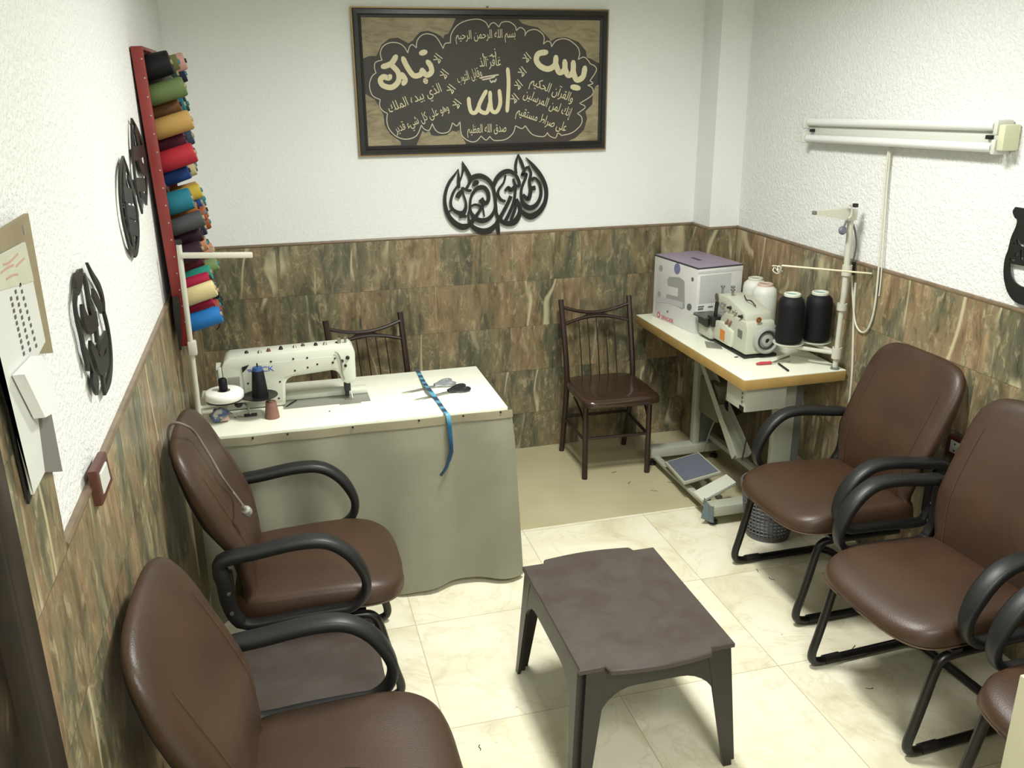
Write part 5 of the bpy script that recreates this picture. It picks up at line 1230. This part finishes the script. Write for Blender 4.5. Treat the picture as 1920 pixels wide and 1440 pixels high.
dec('roundel', disc(560, 350, 46, 84), M_PPUR); dec('roundel', disc(315, 345, 28, 48), M_PGREY); dec('roundel', disc(290, 730, 22, 42), M_PGREY); dec('roundel', disc(740, 925, 36, 52), M_PDK); dec('roundel', disc(790, 510, 18, 32), M_PDK); dec('roundel', disc(415, 995, 12, 18), M_PDK)
dec('logo', disc(280, 1040, 22, 44), M_PRED); dec('logo_letter', disc(280, 1040, 9, 24), M_CARD, 0.0006)
m = MB(); c_ = fx_(410, 1110); c0_ = fx_(320, 1085); c1_ = fx_(500, 1140)
add_text(m, 'SINGER', 0.030, 0.0003, FACE @ Matrix.Translation((c_[0], c_[1], 0.0006)) @ Matrix.Rotation(0, 4, 'Z'), width=abs(c1_[0] - c0_[0]))
m.build('lettering', M_PRED, bx, smooth=0)
END = FB @ frame_m((LBX + 0.0004, 0, 0), (0, 1, 0), (0, 0, 1), (1, 0, 0))
def dece(nm, poly, m_, th=0.0008): return MB().prism(poly, 0, th, END).build(nm, m_, bx, smooth=0)
dece('panel', rect(0.015, 0.10, 0.20, 0.30), M_PLG); dece('label', rect(0.004, 0.075, 0.13, 0.155), mat('label_white', (226, 226, 224), 0.5), 0.001)
for r4 in (rect(0.010, 0.125, 0.042, 0.135), rect(0.010, 0.138, 0.046, 0.146), rect(0.012, 0.085, 0.040, 0.115), rect(0.065, 0.10, 0.10, 0.108), rect(0.07, 0.132, 0.10, 0.140)): dece('print_block', r4, M_PDK, 0.0014)
dece('tape_strip', rect(0.0, hb - 0.03, DB, hb - 0.018), mat('clear_tape', (196, 196, 198), 0.3))

# ---- overlock machine
ov = thing('overlock_machine', 'cream industrial overlock machine with a grey handwheel on the right table', 'sewing machine', (2.53, -0.80, 0.76)); OM = Matrix.Translation((-2.53, 0.80, -0.76))
M_OV = mat('overlock_cream', (182, 184, 168), 0.36); M_OV2 = mat('overlock_cover', (196, 198, 181), 0.36); M_BADGE = mat('badge_ochre', (164, 116, 56), 0.4); M_OR = mat('orange_sticker', (206, 126, 44), 0.5)
MB().box((2.535, -0.80, 0.767), (0.17, 0.43, 0.014), bev=0.004).build('oil_pan', M_BLKP, ov, M=OM)
SX = lambda x: frame_m((x, 0, 0), (0, 1, 0), (0, 0, 1), (1, 0, 0))
MB().prism([(-1.012, 0.776), (-1.012, 0.905), (-0.998, 0.932), (-0.80, 0.934), (-0.76, 0.90), (-0.735, 0.84), (-0.70, 0.776)], 2.455, 2.604, SX(0), bev=0.010).build('body', M_OV, ov, M=OM)
MB().prism([(-0.985, 0.925), (-0.97, 0.965), (-0.80, 1.005), (-0.70, 1.000), (-0.66, 0.965), (-0.70, 0.945), (-0.79, 0.925)], 2.462, 2.60, SX(0), bev=0.010).build('arm', M_OV, ov, M=OM)
MB().prism([(-0.90, 0.785), (-0.90, 0.862), (-0.80, 0.885), (-0.72, 0.875), (-0.70, 0.785)], 2.440, 2.460, SX(0), bev=0.005).build('looper_cover', M_OV2, ov, M=OM)
MB().box((2.470, -0.655, 0.825), (0.085, 0.13, 0.10), bev=0.008).build('bed', M_OV, ov, M=OM)
MB().prism([(2.395, -0.71), (2.50, -0.71), (2.50, -0.592), (2.40, -0.585), (2.385, -0.61)], 0.878, 0.885, Matrix.Identity(4)).build('cloth_plate', mat('plate_dark_grey', (92, 92, 88), 0.35, metal=0.4), ov, M=OM, smooth=0)
MB().box((2.445, -0.715, 0.868), (0.05, 0.055, 0.05), bev=0.006).build('presser_foot_block', M_BLKP, ov, M=OM)
MB().tube([(2.45, -0.725, 0.965), (2.45, -0.715, 0.89)], 0.009, 8).build('needle_bar', M_DKM, ov, M=OM)
MB().prism([(2.41, -0.70), (2.455, -0.72), (2.455, -0.62), (2.42, -0.60)], 0.835, 0.875, Matrix.Identity(4)).build('knife_guard', M_BLKP, ov, M=OM, smooth=0)
MB().lathe([(0, 0), (0.060, 0), (0.066, 0.010), (0.062, 0.026), (0.052, 0.030), (0.048, 0.018), (0.030, 0.016), (0.026, 0.026), (0.012, 0.028), (0.010, 0.020), (0, 0.020)], 32, rot_to((0, -1, 0), (2.552, -1.010, 0.845))).build('handwheel', mat('wheel_grey', (156, 158, 152), 0.35), ov, M=OM)
MB().lathe([(0.035, 0), (0.044, 0), (0.044, 0.002), (0.035, 0.002)], 28, rot_to((0, -1, 0), (2.552, -1.0275, 0.845))).build('wheel_slots', mat('slot_grey', (66, 66, 64), 0.5), ov, M=OM)
MB().lathe([(0, 0), (0.010, 0), (0.010, 0.002), (0, 0.002)], 16, rot_to((0, -1, 0), (2.552, -1.0305, 0.845))).build('wheel_hub', M_BLKP, ov, M=OM)
p = on_y(1423, 600, -1.013)
MB().lathe([(0, 0), (0.014, 0), (0.014, 0.002), (0, 0.002)], 20, rot_to((0, -1, 0), (p.x, -1.0115, p.z))).build('badge', M_BADGE, ov, M=OM)
MB().lathe([(0.006, 0), (0.010, 0), (0.010, 0.001), (0.006, 0.001)], 20, rot_to((0, -1, 0), (p.x, -1.0138, p.z))).build('badge_ring', mat('badge_dark', (92, 66, 40), 0.4), ov, M=OM)
MB().prism([(-0.84, 0.800), (-0.795, 0.803), (-0.795, 0.852), (-0.84, 0.848)], 0, 0.0015, frame_m((2.4395, 0, 0), (0, 1, 0), (0, 0, 1), (-1, 0, 0))).build('warning_sticker', M_OR, ov, M=OM, smooth=0)
MB().prism([(-0.975, 0.845), (-0.935, 0.848), (-0.935, 0.885), (-0.975, 0.882)], 0, 0.0015, frame_m((2.4545, 0, 0), (0, 1, 0), (0, 0, 1), (-1, 0, 0))).build('rating_plate', M_FRMD, ov, M=OM, smooth=0)
for i in range(4):
    y = -0.95 + i * 0.055; z = 0.945 + i * 0.008
    MB().lathe([(0, 0), (0.008, 0), (0.010, 0.006), (0.006, 0.010), (0.005, 0.022), (0, 0.022)], 12, rot_to((-1, 0, 0.2), (2.464, y, z))).build('tension_dial', (M_DKM, M_STEEL)[i % 2], ov, M=OM)
for i, (y, x) in enumerate(((-0.70, 2.49), (-0.725, 2.53), (-0.78, 2.50))):
    MB().lathe([(0, 0), (0.006, 0), (0.005, 0.03), (0.011, 0.032), (0.011, 0.040), (0, 0.042)], 12, Matrix.Translation((x, y, 0.998 + 0.0 * i))).build('thread_post', M_STEEL, ov, M=OM)
MB().lathe([(0, 0), (0.018, 0), (0.018, 0.006), (0, 0.008)], 20, rot_to((-1, 0, 0), (2.462, -0.705, 0.985))).build('eyelet_cap', M_STEEL, ov, M=OM)
MB().tube(cr([(2.54, -0.93, 0.985), (2.53, -0.90, 1.005), (2.53, -0.86, 1.00), (2.54, -0.82, 1.012)], 4), 0.003, 6).build('thread_wire', M_DKM, ov, M=OM)
for i, yy in enumerate((-0.87, -0.84)): MB().tube([(2.455, yy, 0.905), (2.447, yy + 0.014, 0.882)], 0.006, 8).build('lever', mat('lever_reddish', (126, 92, 72), 0.4), ov, M=OM)

# ---- thread stand of the overlock
s3 = thing('thread_stand', 'cream thread stand with a tall post beside the right wall, carrying four big cones', 'thread stand', (2.762, -1.262, 0.76)); S3 = Matrix.Translation((-2.762, 1.262, -0.76))
pb3 = Vector((2.762, -1.262, 0.76)); ptop = on_y(1596, 402, -1.262)
MB().tube([pb3, (pb3.x, pb3.y, 1.06), (pb3.x + 0.004, pb3.y, 1.10), (ptop.x, pb3.y, ptop.z)], [0.0115, 0.0115, 0.013, 0.013], 14).build('pole', M_STAND, s3, M=S3)
MB().lathe([(0.0116, 0), (0.020, 0), (0.018, 0.008), (0.0116, 0.010)], 18, Matrix.Translation(pb3)).build('pole_foot', M_FRMD, s3, M=S3)
for zz, hh in ((0.835, 0.05), (1.045, 0.03), (1.205, 0.045)):
    MB().lathe([(0.0136, -hh / 2), (0.021, -hh / 2), (0.021, hh / 2), (0.0136, hh / 2)], 18, Matrix.Translation((pb3.x + (0.004 if zz > 1.1 else 0), pb3.y, zz))).build('collar', M_STAND, s3, M=S3)
cones = [('black', 1477, 642, 0.862, -0.0), ('black', 1534, 638, 0.862, 0), ('white', 1424, 606, 0.862, 0), ('white', 1403, 590, 0.862, 0)]
CP = [Vector((2.606, -1.118, 0.858)), Vector((2.742, -1.126, 0.858)), Vector((2.700, -0.735, 0.832)), Vector((2.724, -0.600, 0.832))]
cx_ = 2.745
MB().tube([(pb3.x, pb3.y, 0.835), (CP[1].x, CP[1].y + 0.03, 0.838), (CP[2].x + 0.01, CP[2].y, 0.814), (CP[3].x, CP[3].y, 0.814)], 0.009, 10).build('tray_arm', M_STAND, s3, M=S3)
MB().tube([(pb3.x, pb3.y, 0.833), (CP[0].x, CP[0].y, 0.840)], 0.009, 10).build('tray_arm', M_STAND, s3, M=S3)
CONE_R = 0.062
for i, c_ in enumerate(CP):
    MB().lathe([(0, 0), (0.06, 0), (0.068, 0.005), (0.068, 0.009), (0.06, 0.006), (0, 0.006)], 28, Matrix.Translation((c_.x, c_.y, c_.z - 0.008))).build('cone_tray', M_WHM, s3, M=S3)
cl_ = ['black thread cone on the overlock stand, the left one of the pair', 'black thread cone on the overlock stand, the right one nearest the post', 'white thread cone behind the overlock machine, the nearer one', 'white thread cone behind the overlock machine, the farther one by the carton']
M_WTH = mat('white_thread', (214, 216, 206), 0.5, var=0.03, vscale=40)
for i, c_ in enumerate(CP):
    H_ = 0.215 if i < 2 else 0.20; R_ = 0.060
    co = MB().lathe([(0.012, 0.008), (R_ * 0.97, 0.008), (R_, 0.02), (R_ * 0.98, H_ * 0.80), (R_ * 0.90, H_ * 0.92), (R_ * 0.60, H_), (0.012, H_)], 32).build('thread_cone', thread_mat('black') if i < 2 else M_WTH, None, smooth=45)
    co.location = (c_.x, c_.y, c_.z - 0.0005); tag(co, cl_[i], 'thread cone', 'big cones on the overlock thread stand')
    MB().lathe([(0.027, H_ - 0.002), (0.037, H_ - 0.002), (0.037, H_ + 0.009), (0.034, H_ + 0.012), (0.029, H_ + 0.012), (0.027, H_ + 0.004)], 28).build('collar_rim', M_WHM if i != 2 else mat('rim_pinkish', (204, 178, 162), 0.5), co)
    MB().lathe([(0.0, H_ + 0.001), (0.027, H_ + 0.001), (0.027, H_ + 0.0045), (0, H_ + 0.003)], 24).build('core', M_CORET if i < 2 else mat('core_olive', (92, 96, 84), 0.6), co)
# head with guide arm, knob and gooseneck at the top of the post
hd = on_y(1597, 402, -1.262); he = on_y(1527, 399, -1.255)
m = MB(); d_ = (he - hd)
def hsec(k, w, h): c = hd.lerp(he, k); return [c + Vector((0, w, -h)), c + Vector((0, -w, -h)), c + Vector((0, -w, h)), c + Vector((0, w, h))]
m.rings([hsec(-0.10, 0.014, 0.022), hsec(0.15, 0.018, 0.026), hsec(0.45, 0.012, 0.018), hsec(1.0, 0.006, 0.007)]).build('guide_head', M_STAND, s3, M=S3, smooth=20)
MB().box((he.x, he.y, he.z), (0.014, 0.016, 0.016), bev=0.002).build('guide_tip', M_FRMD, s3, M=S3)
p = on_y(1604, 385, -1.262); MB().box((p.x, p.y, p.z), (0.018, 0.018, 0.016), bev=0.002).build('head_knob', M_BLKP, s3, M=S3)
MB().tube(cr([tuple(on_y(a, b_, -1.285)) for a, b_ in ((1588, 390), (1592, 384), (1597, 388), (1596, 404), (1590, 410))], 5), 0.004, 8).build('hook', M_STAND, s3, M=S3)
kp = [tuple(on_y(a, b_, -1.275)) for a, b_ in ((1588, 412), (1584, 422), (1580, 432))]
MB().tube(kp, 0.005, 8).build('knob_stem', M_FRMD, s3, M=S3)
MB().lathe([(0, -0.009), (0.016, -0.009), (0.019, 0), (0.016, 0.009), (0, 0.009)], 14, rot_to((0.3, -1, 0.2), kp[-1])).build('grey_knob', mat('knob_bluegrey', (104, 108, 122), 0.45), s3, M=S3)
MB().tube(cr([tuple(on_y(a, b_, -1.25)) for a, b_ in ((1600, 420), (1604, 438), (1606, 460), (1601, 485), (1598, 505))], 5), 0.004, 8).build('gooseneck_wire', M_FRMD, s3, M=S3)
ra, rb = on_y(1466, 498, -1.285), on_x(1634, 513, W - 0.02)
MB().tube([ra, rb], 0.004, 8).build('cross_rod', mat('rod_cream', (222, 216, 186), 0.4), s3, M=S3)
tg = random.Random(2); m = MB()
q0 = on_y(1460, 503, -1.285)
pts = [tuple(q0 + Vector((tg.uniform(-.028, .022), tg.uniform(-.015, .015), tg.uniform(-.022, .022)))) for _ in range(12)]
m.tube(cr(pts, 4), 0.0022, 5).build('tangled_thread', M_WHM, s3, M=S3)
# plastic-sleeved cable hanging from the collar
cbp = cr([tuple(on_x(a, b_, W - 0.0175)) for a, b_ in ((1604, 530), (1602, 560), (1600, 620), (1598, 690), (1594, 740), (1590, 775))], 5)
pq = MB().tube(cbp, 0.0050, 8).build('hanging_cord', mat('white_flex', (204, 203, 186), 0.5), None); tag(pq, 'white power cord dropping from the stand post past the table corner', 'cord'); origin_to(pq, cbp[-1])
tb = MB().box((0, 0, 0), (0.012, 0.012, 0.055), Matrix.Translation(on_y(1600, 503, -1.255))).build('tape_wrap', M_BLKP, None); tag(tb, 'black tape wrapped round the cord beside the stand post', 'tape'); origin_to(tb, on_y(1600, 512, -1.255))

# ---- small tools on the table
sd = thing('screwdriver', 'small screwdriver with a red handle on the overlock table front', 'screwdriver', (2.50, -1.112, 0.76)); SD = Matrix.Translation((-2.50, 1.112, -0.76))
a_, b_ = on_z(1418, 682, 0.768), on_z(1446, 680, 0.768); c_ = on_z(1478, 669, 0.768)
MB().tube([a_, a_.lerp(b_, 0.3), b_], [0.004, 0.008, 0.007], 10).build('handle', mat('red_handle', (176, 62, 74), 0.4), sd, M=SD)
MB().tube([b_, b_ + (b_ - a_).normalized() * 0.06], 0.003, 8).build('shank', M_STEEL, sd, M=SD)
tw = thing('tweezers', 'pale open tweezers behind the red handled screwdriver', 'tool', (2.60, -1.08, 0.76)); TWM = Matrix.Translation((-2.60, 1.08, -0.76))
for a4, b4 in (((1448, 679), (1480, 668)), ((1448, 679), (1482, 677))): MB().tube([on_z(*a4, 0.765), on_z(*b4, 0.765)], [0.002, 0.004], 6).build('tong', M_STEEL, tw, M=TWM)
kn = MB().tube([on_z(1460, 682, 0.765), on_z(1478, 695, 0.765)], 0.005, 8).build('seam_ripper', M_DKM, None); tag(kn, 'short dark pen-like tool beside the screwdriver', 'tool'); origin_to(kn, (2.555, -1.18, 0.76))
pz = MB().prism([(2.37, -0.80), (2.43, -0.845), (2.46, -0.76), (2.41, -0.70)], 0.7602, 0.764, Matrix.Identity(4)).build('metal_offcut', M_GSTEEL, None, smooth=0); tag(pz, 'flat grey metal plate lying in front of the overlock machine', 'plate'); origin_to(pz, (2.41, -0.78, 0.76))
wr = MB().box((2.43, -0.98, 0.762), (0.018, 0.006, 0.003)).build('needle_clip', M_DKM, None, smooth=0); tag(wr, 'tiny dark clip on the overlock table edge', 'clip'); origin_to(wr, (2.43, -0.98, 0.76))

# ---- waste basket
wb = thing('waste_basket', 'grey perforated plastic waste basket half hidden behind the right armchair', 'basket', (2.475, -1.295, 0))
M_BSK = mat('basket_grey', (94, 94, 97), 0.5)
R0, R1, HB = 0.098, 0.128, 0.26
rad_ = lambda z: R0 + (R1 - R0) * z / HB
m = MB()
m.lathe([(0, 0.0), (R0, 0), (R0 + 0.002, 0.028), (R0 - 0.002, 0.028), (R0 - 0.004, 0.004), (0, 0.004)], 36).build('base', M_BSK, wb)
m = MB()
for k in range(36):
    a = 2 * pi * k / 36
    m.tube([(rad_(z) * cos(a), rad_(z) * sin(a), z) for z in (0.024, HB - 0.02)], 0.0042, 4)
for i in range(12):
    z = 0.036 + i * 0.0185; m.tube([(rad_(z) * cos(2 * pi * k / 36), rad_(z) * sin(2 * pi * k / 36), z) for k in range(36)], 0.0042, 4, closed=True)
m.build('lattice', M_BSK, wb)
MB().lathe([(R1 - 0.004, HB - 0.025), (R1 + 0.004, HB - 0.025), (R1 + 0.007, HB), (R1 - 0.002, HB)], 36).build('rim', M_BSK, wb)
# ================================================================== cabinet corner at the right edge, scraps on the floor
M_CAB = mat('cabinet_cream', (202, 198, 168), 0.45, var=0.03)
e_t = on_y(1912, 1265, -3.52)
cbn = thing('cabinet', 'plain cream cabinet, only its corner showing at the bottom right', 'cabinet', (e_t.x + 0.2, -3.72, 0)); KM = Matrix.Translation((-(e_t.x + 0.2), 3.72, 0))
MB().box((e_t.x + 0.2, -3.72, e_t.z / 2), (0.4, 0.4, e_t.z - 0.0), bev=0.002).build('carcass', M_CAB, cbn, M=KM)
MB().box((e_t.x + 0.2, -3.72, e_t.z + 0.001), (0.39, 0.39, 0.004)).build('top_board', M_CAB, cbn, M=KM)
m = MB(); rr_ = random.Random(4)
for i in range(14):
    y = -3.53 - i * 0.012
    m.tube([(e_t.x + 0.02, y, e_t.z + 0.028), (e_t.x - 0.006 + 0.03, y, e_t.z + 0.034), (e_t.x + 0.06, y, e_t.z + 0.02), (e_t.x + 0.12, y, e_t.z + 0.012)], 0.006, 6)
M_FRNG = mat('woven_brown', (92, 78, 48), 0.8, var=0.3, vscale=60)
wv = MB().box((e_t.x + 0.115, -3.62, e_t.z + 0.020), (0.21, 0.20, 0.034), bev=0.008).build('woven_mat', M_FRNG, None); tag(wv, 'brown woven pad on top of the cream cabinet at the right photo edge', 'mat'); origin_to(wv, (e_t.x + 0.115, -3.62, e_t.z + 0.003))
m.bm.free()
m = MB(); rr_ = random.Random(21)
for (a, b_) in ((1180, 905), (1150, 885), (1228, 920), (1390, 1010), (1420, 1070), (1445, 1085), (1545, 1075), (1590, 1145), (1600, 1215), (1630, 1290), (900, 1400), (1258, 905)):
    p = on_z(a, b_, 0.0015); ang = rr_.uniform(0, 6.28); L_2 = rr_.uniform(0.015, 0.045)
    pts = [(p.x + L_2 * (k / 3 - .5) * cos(ang) + rr_.uniform(-.006, .006), p.y + L_2 * (k / 3 - .5) * sin(ang) + rr_.uniform(-.006, .006), 0.0015) for k in range(4)]
    m.tube(cr(pts, 3), 0.0012, 4)
ln = m.build('thread_scraps', M_DKM, None); tag(ln, 'tiny dark thread scraps scattered over the tiled floor', 'thread scraps', kind='stuff'); origin_to(ln, (1.8, -1.5, 0))
hm = MB().tube(cr([tuple(on_z(a, b_, 0.008)) for a, b_ in ((740, 1104), (765, 1090), (788, 1082), (815, 1090), (845, 1084))], 5), 0.004, 6).build('hem_line', M_BLKP, None); tag(hm, 'thin black line on the floor along the skirt hem', 'cable'); origin_to(hm, on_z(765, 1090, 0.004))  # thin dark line laid along the bottom edge of the skirt
